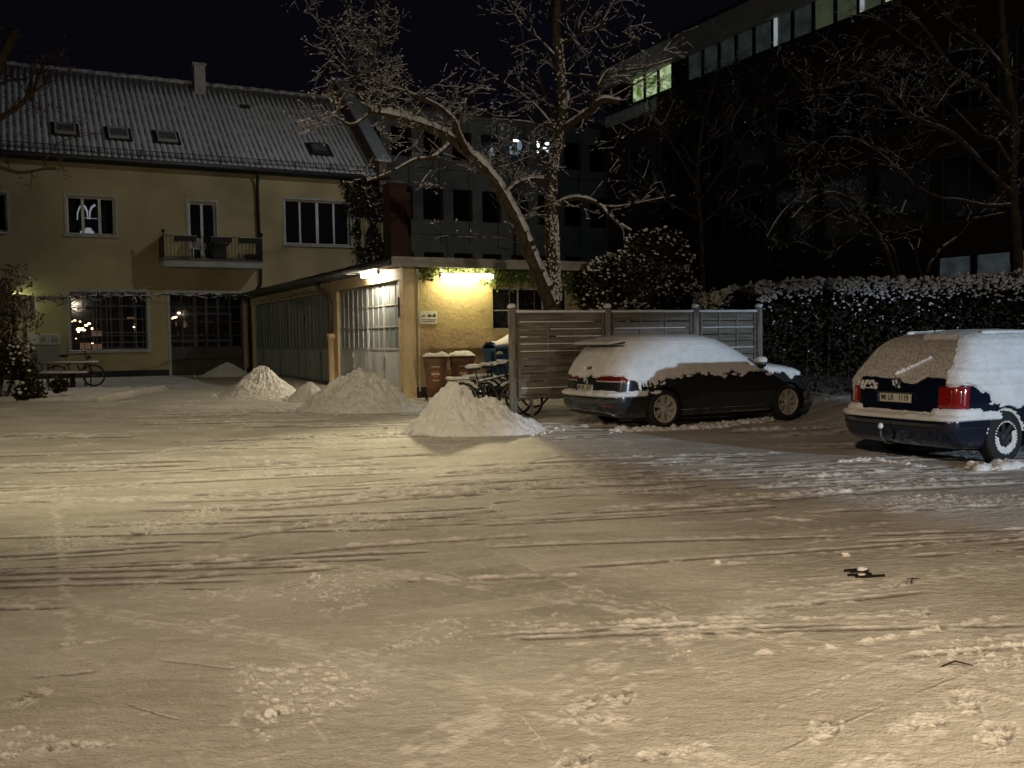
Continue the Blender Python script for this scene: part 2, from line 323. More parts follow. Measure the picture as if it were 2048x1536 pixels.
def ground_f(X, Y):
    z = gz(X, Y); loose = np.zeros(X.shape); dark = np.zeros(X.shape)
    ca, sa = math.cos(R(11)), math.sin(R(11)); u = X*ca+Y*sa; v = -X*sa+Y*ca
    far = sst(5, 12, Y)
    z = z+.006*fbm(u*.5, v*.7, 3, 1)+.0045*fbm(u*1.2, v*4, 3, 4)*(.6+far)+.006*fbm(u*1.3, v*9, 4, 9, .6)*(.12+.9*far)
    crust = sst(.17, .48, fbm(X*1.1, Y*1.3, 4, 21)); fine = fbm(X*17, Y*17, 4, 12, .65)
    for cx_, cy_, r_ in CRUMB: crust = np.maximum(crust, np.exp(-((X-cx_)**2+(Y-cy_)**2*.6)/(r_*.55)**2)*(.05+1.5*fbm(X*5, Y*5, 3, 3)))
    z = z+.0042*fine*(.45+1.0*crust)
    cr = np.clip(fbm(X*30, Y*30, 3, 61, .6)-.25+.12*crust, 0, 1)*3.2*(.15+crust); z = z+.009*np.clip(cr, 0, 1.2); loose = np.maximum(loose, np.clip(cr*1.6, 0, 1)+.25*crust)
    # paving grid showing as shallow joints where the snow is thin
    cb, sb = math.cos(TH), math.sin(TH); U = X*cb+Y*sb; V = -X*sb+Y*cb; row = np.floor(V/.26); fu = ((U+.5*.52*(row % 2))/.52) % 1; fv = (V/.26) % 1
    jt = np.exp(-(np.minimum(fu, 1-fu)*.52/.010)**2)+np.exp(-(np.minimum(fv, 1-fv)*.26/.010)**2); thin = sst(-.10, .16, fbm(X*.6+3, Y*.6, 3, 71))*(1-.5*far)
    jm = jt*thin*sst(-.22, .12, fbm(X*3.5, Y*3.5, 2, 77)); z = z-.0035*jm; loose = loose+.35*jm
    slab = vn(np.floor((U+.26*(row % 2))/.52)*7.7+.5, row*3.3+.5, 80); dark = dark+np.clip(.6*slab+.12, 0, 1)*thin*1.1
    scr = vn((X*math.cos(2.1)+Y*math.sin(2.1))*34, (-X*math.sin(2.1)+Y*math.cos(2.1))*2.4, 31)
    z = z+.0042*scr*sst(.0, .22, fbm(X*.8, Y*.8, 2, 33))
    def stroke(pts, w_, d_, kind, seed=0):
        P = np.array(pts); lo = P.min(0)-w_*6-.02; hi = P.max(0)+w_*6+.02
        m = (X > lo[0]) & (X < hi[0]) & (Y > lo[1]) & (Y < hi[1])
        if not m.any(): return
        x = X[m]; y = Y[m]; best = np.full(x.shape, 9.); sg = np.zeros(x.shape); al = np.zeros(x.shape); n = len(P)-1
        for i in range(n):
            ex, ey, t, s = seg_dist(x, y, P[i], P[i+1]); d = np.hypot(ex, ey); k = d < best
            best[k] = d[k]; sg[k] = s[k]; al[k] = (i+t[k])/n
        near = best < w_*5; sd = np.sign(sg)*(best+.6*w_*vn(x*11, y*11, 3+seed))
        ends = sst(0, .10, al)*sst(0, .10, 1-al)*near; brk = sst(-.55, -.10, fbm(x*2.6, y*2.6, 3, 5+seed))
        if kind == 'g':
            g = np.exp(-(sd/(w_*.75))**2)*ends*brk; r_ = np.exp(-((sd+w_*1.5)/(w_*.9))**2)*ends*brk*np.clip(.9+.9*fbm(x*9, y*9, 4, 8, .65), 0, 1.5)
            z[m] += d_*(-.6*g+1.15*r_); dark[m] = np.maximum(dark[m], np.clip(g*1.5, 0, 1)); loose[m] = np.maximum(loose[m], r_*.8)  # furrow floors darkened: bare paving plus shade painted in for frontal lamps
        else:
            r_ = np.exp(-(sd/w_)**2)*ends*brk*np.clip(.5+2.4*fbm(x*14, y*14, 3, 8, .6), 0, 1.5)
            z[m] += d_*r_; loose[m] = np.maximum(loose[m], .7*np.clip(r_, 0, 1))
    for pts, w_, d_, rg in GROOVES:
        far_ = np.mean([p[1] for p in pts])
        sc_ = float(np.clip(far_/7, .55, 1.3))
        if d_ > 0: stroke(pts, w_*.8*sc_, d_*.45*sc_, 'g')
        else: stroke(pts, w_*.8*sc_, -d_*.4, 'r')
    for k, (pts, w_, d_, kind) in enumerate(LINES):
        mY = np.mean([p[1] for p in pts]); ff = max(1, mY/8); stroke(pts, max(w_*ff, .0052*mY), d_*ff**.6, kind, k % 7)
    for px_, py_, a, s in PRINTS:
        dx = X-px_; dy = Y-py_; m = (np.abs(dx) < .3) & (np.abs(dy) < .3)
        if not m.any(): continue
        u_ = dx[m]*math.cos(a)+dy[m]*math.sin(a); v_ = -dx[m]*math.sin(a)+dy[m]*math.cos(a)
        q = np.sqrt((u_/(.145*s))**2+(v_/(.052*s))**2)
        ins = 1-sst(.7, 1.15, q+.5*vn(u_*18+a*9, v_*18, 4)); nn = fbm(u_*34+a*5, v_*34, 3, 9, .7); z[m] += ins*(-.006+.012*nn); loose[m] = np.maximum(loose[m], ins*np.clip(nn*2.5+.2, 0, .8)); dark[m] = np.maximum(dark[m], ins*np.clip(-nn*2, 0, .6))
        rim = np.exp(-((q-1.15)/.2)**2)*np.clip(fbm(u_*16+a*7, v_*16, 3, 6)*3.2, 0, 1.2); z[m] += .005*rim; loose[m] = np.maximum(loose[m], rim*.8)
    e = .10*fbm(X*3, Y*3, 3, 44)
    bed = sst(0, .14, -9.85-X+e)*sst(0, .2, Y-22.6+e)*sst(0, .25, 27.3-Y+e)
    z = z+bed*(.07+.05*fbm(X*4, Y*4, 3, 40))+.07*np.exp(-((X+9.9-e)/.12)**2)*sst(22.5, 22.8, Y)*(1-sst(27, 27.3, Y)); loose = np.maximum(loose, bed)
    z = z+.30*sst(0, 1.8, Y-(13.5+.42*(X-5.2)))*sst(5.2, 6.6, X)*(1-sst(40, 60, Y))
    return z, np.clip(loose, 0, 1), np.clip(dark, 0, 1)
def build_ground():
    th = np.concatenate([np.linspace(-180, -36, 40)[:-1], np.linspace(-36, -31, 8)[:-1], np.linspace(-31, 31, 900), np.linspace(31, 36, 8)[1:], np.linspace(36, 180, 40)[1:-1]])
    r = [0.4, 1.2, 2.2, 3.0, 3.4]
    while r[-1] < 46: r.append(r[-1]*1.0027)
    r += [50, 60, 75, 100, 150, 250, 400]; r = np.array(r); T, Rr = np.meshgrid(R(1)*th, r)
    X = Rr*np.sin(T); Y = Rr*np.cos(T); Z, LO, DK = ground_f(X, Y)
    P = np.stack([X, Y, Z], -1); m, n = X.shape; idx = np.arange(m*n).reshape(m, n)
    nx = np.roll(idx, -1, 1); q = np.stack([idx[:-1], nx[:-1], nx[1:], idx[1:]], -1).reshape(-1, 4)[:, ::-1]
    me = bpy.data.meshes.new('snowy_yard'); V = P.reshape(-1, 3).astype(np.float32)
    V = np.vstack([V, [[0, 0, 0]]]).astype(np.float32); c = len(V)-1
    tri = np.stack([idx[0], np.full(n, c), nx[0]], -1)
    me.vertices.add(len(V)); me.vertices.foreach_set('co', V.ravel())
    nl = q.size+tri.size; me.loops.add(nl); me.loops.foreach_set('vertex_index', np.concatenate([q.ravel(), tri.ravel()]).astype(np.int32))
    me.polygons.add(len(q)+len(tri)); st = np.concatenate([np.arange(len(q))*4, q.size+np.arange(len(tri))*3]).astype(np.int32)
    me.polygons.foreach_set('loop_start', st); me.update(calc_edges=True)
    me.polygons.foreach_set('use_smooth', [True]*len(me.polygons))
    for nm, arr in (('loose', LO), ('worn', DK)):
        at = me.attributes.new(nm, 'FLOAT', 'POINT'); at.data.foreach_set('value', np.append(arr.ravel(), 0).astype(np.float32))
    me.materials.append(M['ground']); o = bpy.data.objects.new('snowy_yard', me); COL.objects.link(o)
    tag(o, 'swept snow-covered yard with plough furrows and footprints', kind='structure')
def ground_mat():
    m = bpy.data.materials.new('trodden_snow'); n, l = nt(m); b = n['Principled BSDF']; b.inputs['Roughness'].default_value = .9; b.inputs['Specular IOR Level'].default_value = .08
    tc = n.new('ShaderNodeTexCoord'); O = tc.outputs['Object']
    def noise(scale, det=6, stretch=None, rot=0):
        mp = n.new('ShaderNodeMapping'); mp.inputs['Scale'].default_value = stretch or (1, 1, 1); mp.inputs['Rotation'].default_value = (0, 0, rot); l.new(O, mp.inputs[0])
        t = n.new('ShaderNodeTexNoise'); t.inputs['Scale'].default_value = scale; t.inputs['Detail'].default_value = det; l.new(mp.outputs[0], t.inputs[0]); return t.outputs[0]
    def ramp(src, a, b_, c0, c1):
        r = n.new('ShaderNodeValToRGB'); r.color_ramp.elements[0].position = a; r.color_ramp.elements[1].position = b_
        r.color_ramp.elements[0].color = (*c0, 1); r.color_ramp.elements[1].color = (*c1, 1); l.new(src, r.inputs[0]); return r.outputs[0]
    def mul(a, b_, f=1.0):
        x = n.new('ShaderNodeMixRGB'); x.blend_type = 'MULTIPLY'; x.inputs[0].default_value = f; l.new(a, x.inputs[1]); l.new(b_, x.inputs[2]); return x.outputs[0]
    # worn-through patches stretched along the direction of the plough
    base = ramp(noise(1.0, 7, (.6, 1.3, 1), R(-11)), .38, .62, (.56, .535, .49), (.68, .66, .62))
    base = mul(base, ramp(noise(3.2, 8, (.7, 1.8, 1), R(-14)), .3, .6, (.84, .83, .81), (1, 1, 1)))
    base = mul(base, ramp(noise(14, 4), .25, .55, (.88, .87, .85), (1, 1, 1)))
    def attr(nm): t = n.new('ShaderNodeAttribute'); t.attribute_name = nm; return t.outputs['Fac']
    def mixc(fac, a, col):
        x = n.new('ShaderNodeMixRGB'); l.new(fac, x.inputs[0]); l.new(a, x.inputs[1]); x.inputs[2].default_value = (*col, 1); return x.outputs[0]
    base = mixc(attr('worn'), base, (.22, .20, .175)); base = mixc(attr('loose'), base, (.88, .87, .84)); l.new(base, b.inputs['Base Color'])
    h = noise(60, 8); h2 = noise(14, 8, (.7, 1.3, 1), R(-12))
    ad = n.new('ShaderNodeMath'); ad.operation = 'MULTIPLY_ADD'; l.new(h2, ad.inputs[0]); ad.inputs[1].default_value = 1.6; l.new(h, ad.inputs[2])
    bp = n.new('ShaderNodeBump'); bp.inputs['Strength'].default_value = .85; bp.inputs['Distance'].default_value = .012; l.new(ad.outputs[0], bp.inputs['Height']); l.new(bp.outputs[0], b.inputs['Normal'])
    return m
M['ground'] = ground_mat(); build_ground()

# ---- snow heaps
def heap(name, loc, peak, rx, ry, h, label, seed, mt, rough=1.0, sharp=1.15, ang=0):
    nA, nR = 220, 110; t = np.linspace(0, 2*math.pi, nA, endpoint=False); s = np.linspace(0, 1.12, nR)
    Tt, Ss = np.meshgrid(t, s)
    bx = rx*np.cos(Tt)*(1+.16*vn(np.cos(Tt)*2+7, np.sin(Tt)*2+7, seed)); by = ry*np.sin(Tt)*(1+.16*vn(np.cos(Tt)*2+3, np.sin(Tt)*2+9, seed))
    X = peak[0]+(bx-peak[0])*Ss; Y = peak[1]+(by-peak[1])*Ss
    f = np.clip(1-Ss, 0, 1); z = h*(f**sharp)
    z = z-h*.5*np.maximum(0, .12-Ss)**2/.12
    env = sst(0, .12, Ss)*np.clip(1.25-Ss, 0, 1)+.25
    top_ = sst(.02, .45, Ss)
    rid = 1-np.abs(fbm(Tt*3.2/6.283*4, Ss*1.2, 2, seed+3))*4    # gullies running down the flanks
    rid2 = np.abs(vn(np.cos(Tt)*4+5, np.sin(Tt)*4+Ss*1.5+5, seed+2))
    n1 = fbm(X*3+seed, Y*3, 5, seed, .55); n2 = np.abs(fbm(X*9, Y*9, 4, seed+5, .6)); n3 = fbm(X*28, Y*28, 3, seed+8)
    z = z+env*rough*(.16*n1*h+.13*top_*(rid2-.15)*h-.07*n2+.034*n3)
    z = z*sst(1.10, .97, Ss)-.03*sst(.98, 1.1, Ss)
    c, sn = math.cos(ang), math.sin(ang); Xw = loc[0]+X*c-Y*sn; Yw = loc[1]+X*sn+Y*c
    Z = gz(Xw, Yw)+z
    mb = MB(); mb.grid(np.stack([Xw, Yw, Z], -1)[::-1], closeu=True)
    rr = random.Random(seed)
    for i in range(70):
        q = rr.uniform(0, 6.28); e = rr.uniform(.93, 1.22); x = loc[0]+(rx*math.cos(q)*e)*c-(ry*math.sin(q)*e)*sn; y = loc[1]+(rx*math.cos(q)*e)*sn+(ry*math.sin(q)*e)*c
        rad = rr.uniform(.008, .032)*(2 if rr.random() < .1 else 1); mb.lump((x, y, float(gz(x, y))+rad*.5), rad, i, n=5, m=7)
    o = mb.build(name, mt, smooth=True, local=(loc[0], loc[1], float(gz(*loc)))); tag(o, label, 'snow pile', 'ploughed snow heaps along the garages'); return o
heap('snow_pile', (-.64, 16.02), (-.42, .05), 1.25, .78, .93, 'grey steep snow heap in front of the bins, nearest the camera', 3, M['snow'], 1.15, .96)
heap('snow_pile', (-3.25, 20.25), (.0, .1), 1.30, .85, .98, 'broad lumpy yellow-lit snow heap below the garage corner lamp', 9, M['snow_rough'], .85, .98)
heap('snow_pile', (-6.45, 24.2), (.12, .1), 1.1, .85, .80, 'pointed snow heap before the dark garage doors', 14, M['snow_rough'], .9, 1.0)
heap('snow_pile', (-4.85, 22.7), (.02, .0), .55, .42, .50, 'small block-like snow heap squeezed between two larger heaps', 21, M['snow'], .6, .9)
heap('snow_pile', (-10.75, 35.6), (.1, .1), .95, .6, .55, 'dim snow heap beside the brown gate at the far corner', 27, M['snow'], .7, 1.0)
def ridge(name, pts, w_, h, n, label, seed):
    rr = random.Random(seed); mb = MB(); P = [Vector((p[0], p[1], 0)) for p in pts]; k = len(P)-1
    s_ = np.linspace(0, k, 60*k+1); pw = np.array([list(P[int(min(t, k-1))].lerp(P[int(min(t, k-1))+1], t-int(min(t, k-1))))[:2] for t in s_]); dv = np.gradient(pw, axis=0); dv /= np.linalg.norm(dv, axis=1, keepdims=True); v = np.linspace(-1, 1, 17)
    S_, V = np.meshgrid(s_, v, indexing='ij'); wv = w_*1.1*(1+.8*vn(S_*9, 2, seed))*sst(0, .06*k, S_)*sst(0, .06*k, k-S_)+.01; cen = w_*.5*vn(s_*7, 4, seed)[:, None]
    Xg = pw[:, :1]-dv[:, 1:]*(V*wv+cen); Yg = pw[:, 1:]+dv[:, :1]*(V*wv+cen); Zg = gz(Xg, Yg)-.012+h*.75*(1-V**2)*(.55+1.5*fbm(Xg*7, Yg*7, 4, seed, .6))+.25*h*fbm(Xg*30, Yg*30, 2, seed)
    mb.grid(np.stack([Xg, Yg, Zg], -1)[:, ::-1])
    for i in range(n):
        t = rr.random()*k; a = int(min(t, k-1)); p = P[a].lerp(P[a+1], t-a); p += Vector((rr.gauss(0, w_*.4), rr.gauss(0, w_*.4), 0)); r_ = h*(.10+.5*rr.random()**4)
        mb.lump((p.x, p.y, float(gz(p.x, p.y))+r_*.15), r_, i+seed, sq=(1.3, 1.1, .8), n=6, m=8, amp=.5)
    P0 = P[0]; o = mb.build(name, M['snow'], smooth=True, local=(P0.x, P0.y, float(gz(P0.x, P0.y)))); tag(o, label, 'snow ridge', 'crumbled snow edges by the parked cars'); return o
ridge('snow_ridge', [gnd(1235, 862), gnd(1400, 856), gnd(1530, 840), gnd(1640, 822)], .24, .10, 1100, 'low crumbled ridge of snow along the near side of the anthracite estate car', 2)
ridge('snow_ridge', [gnd(1682, 925), gnd(1740, 918), gnd(1850, 935)], .09, .05, 420, 'thin broken rim of snow behind the dark blue estate', 5)
ridge('snow_ridge', [gnd(1965, 938), gnd(2060, 932)], .17, .13, 420, 'clumped snow bank under the rear wheel of the dark blue estate', 6)
for i, (x, y, r_, lb) in enumerate([(283, 1068, .05, 'white snow clod lying at the left end of the furrows'), (540, 1430, .022, 'tiny bright snow crumb in the left foreground'), (630, 1154, .03, 'flat snow clod beside a furrow in mid yard'),
        (770, 857, .035, 'snow clod fallen left of the nearest heap'), (1945, 931, .055, 'round snow clod behind the towing car'), (1690, 1112, .022, 'pale snow clod above the drain grate'), (1433, 1128, .022, 'pair-like snow clod on the long bright ridge')]):
    g = gnd(x, y); mb = MB(); mb.lump((0, 0, r_*.4), r_, i, sq=(1.2, 1, .8), n=9, m=12, amp=.6); mb.lump((r_*1.1, -.3*r_, r_*.2), r_*.5, i+9, amp=.5)
    o = mb.build('snow_clod', M['snow'], smooth=True); o.location = g; tag(o, lb, 'snow clod', 'loose snow clods on the yard')
# drain grate half under snow, a twig
g = gnd(1725, 1148); t = empty('drain_grate', (g[0], g[1], g[2]+.012), R(10)); tag(t, 'iron drain grate showing through the snow in the right foreground', 'drain grate')
mb = MB()
for i in range(4):
    y = -.09+i*.06; a_ = -.13+.09*_g.random(); b__ = .13-.09*_g.random(); mb.box(a_, b__, y, y+.012, -.02, .001)
mb.build('bars', M['iron'], t)
mb = MB(); mb.lump((.03, .05, .004), .03, 3, sq=(1.3, 1, .8), amp=.5); mb.lump((-.04, -.06, .0), .018, 5, sq=(1.5, 1, .5)); mb.build('snow_cover', M['snow'], t, True)
for x, y, a, lb in [(1828, 1168, .9, 'bent dark twig right of the drain grate'), (1912, 1338, .1, 'straight thin twig in the right foreground')]:
    g = gnd(x, y); mb = MB(); mb.tube([(-.07, 0, .012), (0, .01, .03), (.08, -.01, .012)], [.004, .005, .003], 5); mb.tube([(0, .01, .03), (.02, .05, .015)], .003, 4)
    o = mb.build('twig', M['twig']); o.location = (g[0], g[1], g[2]+.005); o.rotation_euler = (0, 0, a); tag(o, lb, 'twig')
# ================================================================== HOUSE
def window_unit(par, name, u0, u1, z0, z1, y, mull, trans=None, fr=.07, glassm='glassd', frm='white', sill=True, depth=.16, label=None, grid=None):
    """frame set back in its opening; panes are children"""
    mb = MB(); yb = y+depth
    mb.box(u0, u1, yb, yb+.06, z0, z0+fr); mb.box(u0, u1, yb, yb+.06, z1-fr, z1); mb.box(u0, u0+fr, yb, yb+.06, z0+fr, z1-fr); mb.box(u1-fr, u1, yb, yb+.06, z0+fr, z1-fr)
    for m in mull: mb.box(m[0]-m[1]/2, m[0]+m[1]/2, yb-.003, yb+.063, z0+fr, z1-fr)
    if grid:
        gu, gz_, wd = grid
        for g in gu: mb.box(g-wd/2, g+wd/2, yb+.005, yb+.045, z0+fr, z1-fr)
        for g in gz_: mb.box(u0+fr, u1-fr, yb+.008, yb+.042, g-wd/2, g+wd/2)
    f = mb.build(name, M[frm], par)
    if label: f['label'] = label
    edges = [u0+fr]+[e for m in mull for e in (m[0]-m[1]/2, m[0]+m[1]/2)]+[u1-fr]
    for a, b in zip(edges[::2], edges[1::2]):
        p = MB(); p.quad((a, yb+.03, z0+fr), (b, yb+.03, z0+fr), (b, yb+.03, z1-fr), (a, yb+.03, z1-fr)); p.build('pane', M[glassm], f)
    if sill:
        s = MB(); s.box(u0-.12, u1+.12, y-.09, y+depth, z0-.09, z0-.01); so = s.build('sill', M['slab'], f); s = MB(); s.grid(np.array([[(u, y-.09+.12*t, z0-.012+.035*math.sin(math.pi*(.15+.7*t))*(1+.5*float(vn(u*5, t*3, 4)))) for t in (0, .35, .7, 1)] for u in np.linspace(u0-.1, u1+.1, 40)])[:, ::-1]); s.build('sill_snow', M['snow'], so, True)
    return f
def surround(mb, u0, u1, z0, z1, y, w=.1, bottom=True):
    mb.box(u0-w, u0, y-.025, y+.02, z0-(w if bottom else 0), z1+w); mb.box(u1, u1+w, y-.025, y+.02, z0-(w if bottom else 0), z1+w); mb.box(u0, u1, y-.025, y+.02, z1, z1+w)
    if bottom: mb.box(u0, u1, y-.025, y+.02, z0-w, z0)
house = empty('house', H0, TH)
tag(house, 'ochre two-storey house with snowy corrugated roof and balcony at the left', 'house')
UL, UR = -16., 5.92; EZ = 8.62
holes = [(-6.68, -5.0, 5.82, 7.26), (-10.6, -8.66, 5.82, 7.24), (-2.3, -1.22, 4.95, 7.28), (1.55, 4.36, 5.72, 7.58), (-6.68, -3.95, 1.42, 3.66), (-3.1, -.28, .40, 3.64)]
mb = MB(); wall_holes(mb, UL, UR, 1.0, EZ, 0, .35, holes[:5]+[(-3.1, -.28, 1.0, 3.64)])
mb.box(UL, UL+.3, .352, 10.6, .9, EZ); mb.build('wall', M['hwall'], house)
mb = MB(); mb.box(UR-.3, UR, .355, 10.6, .9, EZ-.01); mb.box(UL+.3, UR-.3, 10.3, 10.6, .9, EZ-.02); mb.build('rear_wall', M['hgrey'], house)
mb = MB(); mb.box(UL, -3.1, -.012, .35, 0, .62); mb.box(-.28, UR, -.012, .35, 0, .62); mb.build('plinth', M['dark'], house)
mb = MB(); mb.box(UL, -3.1, .004, .35, .62, 1.0); mb.box(-.28, UR, .004, .35, .62, 1.0); mb.build('wall_base', M['hwall'], house)
for h_i, h in enumerate(holes): mb = MB(); surround(mb, *h, 0, .09 if h_i < 4 else .10, h_i < 5); mb.build('window_surround', M['slab'], house)
# left wall panel painted grey below the notice boxes
window_unit(house, 'window', -6.68, -5.0, 5.82, 7.26, 0, [(-6.12, .10), (-5.53, .10)], glassm='glassc', label='upper three-light window with a pale vault reflection built as glowing shapes')
window_unit(house, 'window', -10.6, -8.66, 5.82, 7.24, 0, [(-9.6, .1)], label='upper window cut by the left picture edge')
window_unit(house, 'window', 1.55, 4.36, 5.72, 7.58, 0, [(2.22, .08), (2.96, .12), (3.68, .08)], label='upper four-light window beside the ivy')
f = window_unit(house, 'balcony_door', -2.3, -1.22, 4.95, 7.28, 0, [(-1.76, .10)], sill=False, fr=.1)
f = window_unit(house, 'shop_window', -6.68, -3.95, 1.42, 3.66, 0, [], glassm='glassc', frm='gutter', fr=.05, sill=True, label='large ground-floor window with warm reflections built as glowing shapes',
    grid=([-6.22, -5.77, -5.4, -4.85, -4.35], [1.72, 2.1, 2.62, 3.15], .025))
# brown folding gate
mb = MB(); G1, G2 = -3.1, -.28; y0 = .2
for a, b in ((G1, G1+.05), (G2-.05, G2), (-1.74, -1.64)): mb.box(a, b, y0, y0+.06, .4, 3.6)
mb.box(G1, G2, y0+.002, y0+.058, 3.56, 3.64); mb.box(G1+.05, G2-.05, y0+.003, y0+.057, .4, 1.5)
for u in (-2.63, -2.17, -1.2, -.74): mb.box(u-.02, u+.02, y0+.005, y0+.055, 1.5, 3.56)
for z in (1.95, 2.5, 3.1): mb.box(G1+.05, G2-.05, y0+.008, y0+.052, z-.02, z+.02)
gate = mb.build('folding_gate', M['gate'], house); p = MB(); p.quad((G1, y0+.03, 1.5), (G2, y0+.03, 1.5), (G2, y0+.03, 3.56), (G1, y0+.03, 3.56)); p.build('pane', M['glassc'], gate)
mb = MB(); mb.box(-2.83, -2.80, y0-.05, y0, 2.0, 2.06); mb.build('handle', M['bars'], gate)
# rooms behind the transparent panes
mb = MB()
for u0, u1, z0, z1, d in [(-6.9, -3.6, .7, 4.1, 3.2), (-3.4, -.1, .41, 4.1, 3.1), (-6.9, -4.8, 5.1, 7.9, 2.4)]:
    mb.quad((u0, d, z0), (u1, d, z0), (u1, d, z1), (u0, d, z1)); mb.quad((u0, .4, z0), (u0, d, z0), (u0, d, z1), (u0, .4, z1)); mb.quad((u1, .4, z0), (u1, d, z0), (u1, d, z1), (u1, .4, z1))
    mb.quad((u0, .4, z0), (u1, .4, z0), (u1, d, z0), (u0, d, z0)); mb.quad((u0, .4, z1), (u1, .4, z1), (u1, d, z1), (u0, d, z1))
mb.build('room', M['room'], house)
wrefl = emis('warm_reflection', (1, .62, .28), 9); wl2 = emis('warm_reflection_dim', (1, .60, .30), 2.2); cl = emis('pale_reflection', (.85, .9, 1), .28)  # glow materials for reflections on the house glass
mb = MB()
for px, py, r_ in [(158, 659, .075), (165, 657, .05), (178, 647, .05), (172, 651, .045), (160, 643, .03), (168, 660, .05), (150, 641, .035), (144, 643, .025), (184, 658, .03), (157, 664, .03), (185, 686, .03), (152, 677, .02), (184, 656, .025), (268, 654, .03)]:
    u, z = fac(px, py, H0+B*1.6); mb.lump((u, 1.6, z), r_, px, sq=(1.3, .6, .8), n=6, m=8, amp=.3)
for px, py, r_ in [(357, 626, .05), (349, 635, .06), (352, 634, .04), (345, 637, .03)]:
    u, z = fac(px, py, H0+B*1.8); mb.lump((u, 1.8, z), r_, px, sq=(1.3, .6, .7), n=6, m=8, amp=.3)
mb.build('reflection_lumps', wrefl, house, True)  # glowing lumps in place of warm reflections on the panes
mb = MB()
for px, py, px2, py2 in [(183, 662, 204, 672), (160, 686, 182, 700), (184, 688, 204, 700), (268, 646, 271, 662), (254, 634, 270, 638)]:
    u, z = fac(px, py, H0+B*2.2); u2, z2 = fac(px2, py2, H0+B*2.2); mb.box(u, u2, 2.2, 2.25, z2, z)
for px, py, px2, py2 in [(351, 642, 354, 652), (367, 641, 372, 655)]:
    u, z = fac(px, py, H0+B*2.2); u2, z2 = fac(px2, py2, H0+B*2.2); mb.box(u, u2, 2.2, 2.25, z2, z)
mb.build('reflection_panels', emis('tan_reflection', (.8, .45, .25), .12), house)  # glowing tan boxes, reflections given solid form
mb = MB()   # faintly glowing grey frames imitating a reflection in the panes
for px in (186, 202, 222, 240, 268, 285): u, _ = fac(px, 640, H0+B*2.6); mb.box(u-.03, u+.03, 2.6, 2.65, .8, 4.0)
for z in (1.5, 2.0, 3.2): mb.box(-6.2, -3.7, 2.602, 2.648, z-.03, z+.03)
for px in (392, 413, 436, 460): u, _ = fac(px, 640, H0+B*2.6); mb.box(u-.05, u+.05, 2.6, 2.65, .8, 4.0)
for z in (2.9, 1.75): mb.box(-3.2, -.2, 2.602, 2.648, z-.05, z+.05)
mb.build('reflection_frames', emis('dim_reflection_frames', (.7, .7, .75), .008), house)
mb = MB()   # vault-like glowing shapes standing in for a reflection in the upper window
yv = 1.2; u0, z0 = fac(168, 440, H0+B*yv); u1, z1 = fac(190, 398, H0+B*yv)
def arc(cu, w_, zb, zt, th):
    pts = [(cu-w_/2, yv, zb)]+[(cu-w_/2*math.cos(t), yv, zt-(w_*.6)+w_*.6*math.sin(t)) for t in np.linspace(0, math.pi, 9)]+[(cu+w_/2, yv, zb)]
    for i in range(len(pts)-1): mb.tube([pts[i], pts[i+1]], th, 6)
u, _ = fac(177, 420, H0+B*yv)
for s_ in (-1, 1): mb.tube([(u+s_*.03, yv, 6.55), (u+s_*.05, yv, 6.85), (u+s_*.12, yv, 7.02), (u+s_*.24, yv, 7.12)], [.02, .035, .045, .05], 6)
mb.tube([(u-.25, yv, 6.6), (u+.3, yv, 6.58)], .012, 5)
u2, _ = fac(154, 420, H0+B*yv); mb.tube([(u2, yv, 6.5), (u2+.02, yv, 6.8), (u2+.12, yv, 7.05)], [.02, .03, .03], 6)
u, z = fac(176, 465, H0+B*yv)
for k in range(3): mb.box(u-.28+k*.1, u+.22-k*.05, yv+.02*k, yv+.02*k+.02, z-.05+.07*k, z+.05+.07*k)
mb.build('reflection_vault', cl, house, True)
# ---- roof
SL = math.tan(R(38.2)); RY = 5.55; y_e = -.42; z_e = EZ+.03; RZ = z_e+(RY-y_e)*SL
def roofz(y): return z_e+(y-y_e)*SL
mb = MB(); nu = 1500; us = np.linspace(UL, UR-.35, nu); ys = np.linspace(y_e, RY, 34)
Ug, Yg = np.meshgrid(us, ys)
amp = .028*(1+.25*vn(Ug*2, Yg*2, 3)); cr = np.cos(Ug*2*math.pi/.235)
Zg = roofz(Yg)+amp*cr+.012*fbm(Ug*3, Yg*3, 3, 5)+.018*((Yg*1.6) % 1-.5)*.5
mb.grid(np.stack([Ug, Yg, Zg], -1))
m = bpy.data.materials.new('snowy_tiles'); n, l = nt(m); b = n['Principled BSDF']; b.inputs['Roughness'].default_value = .75
tc = n.new('ShaderNodeTexCoord'); sp = n.new('ShaderNodeSeparateXYZ'); l.new(tc.outputs['Object'], sp.inputs[0])
wv = n.new('ShaderNodeMath'); wv.operation = 'MULTIPLY'; wv.inputs[1].default_value = 2*math.pi/.235; l.new(sp.outputs[0], wv.inputs[0])
co = n.new('ShaderNodeMath'); co.operation = 'COSINE'; l.new(wv.outputs[0], co.inputs[0])
no = n.new('ShaderNodeTexNoise'); no.inputs['Scale'].default_value = 2.2; no.inputs['Detail'].default_value = 8; l.new(tc.outputs['Object'], no.inputs[0])
mpn = n.new('ShaderNodeMath'); mpn.operation = 'MULTIPLY_ADD'; l.new(no.outputs[0], mpn.inputs[0]); mpn.inputs[1].default_value = 2.0; l.new(co.outputs[0], mpn.inputs[2])
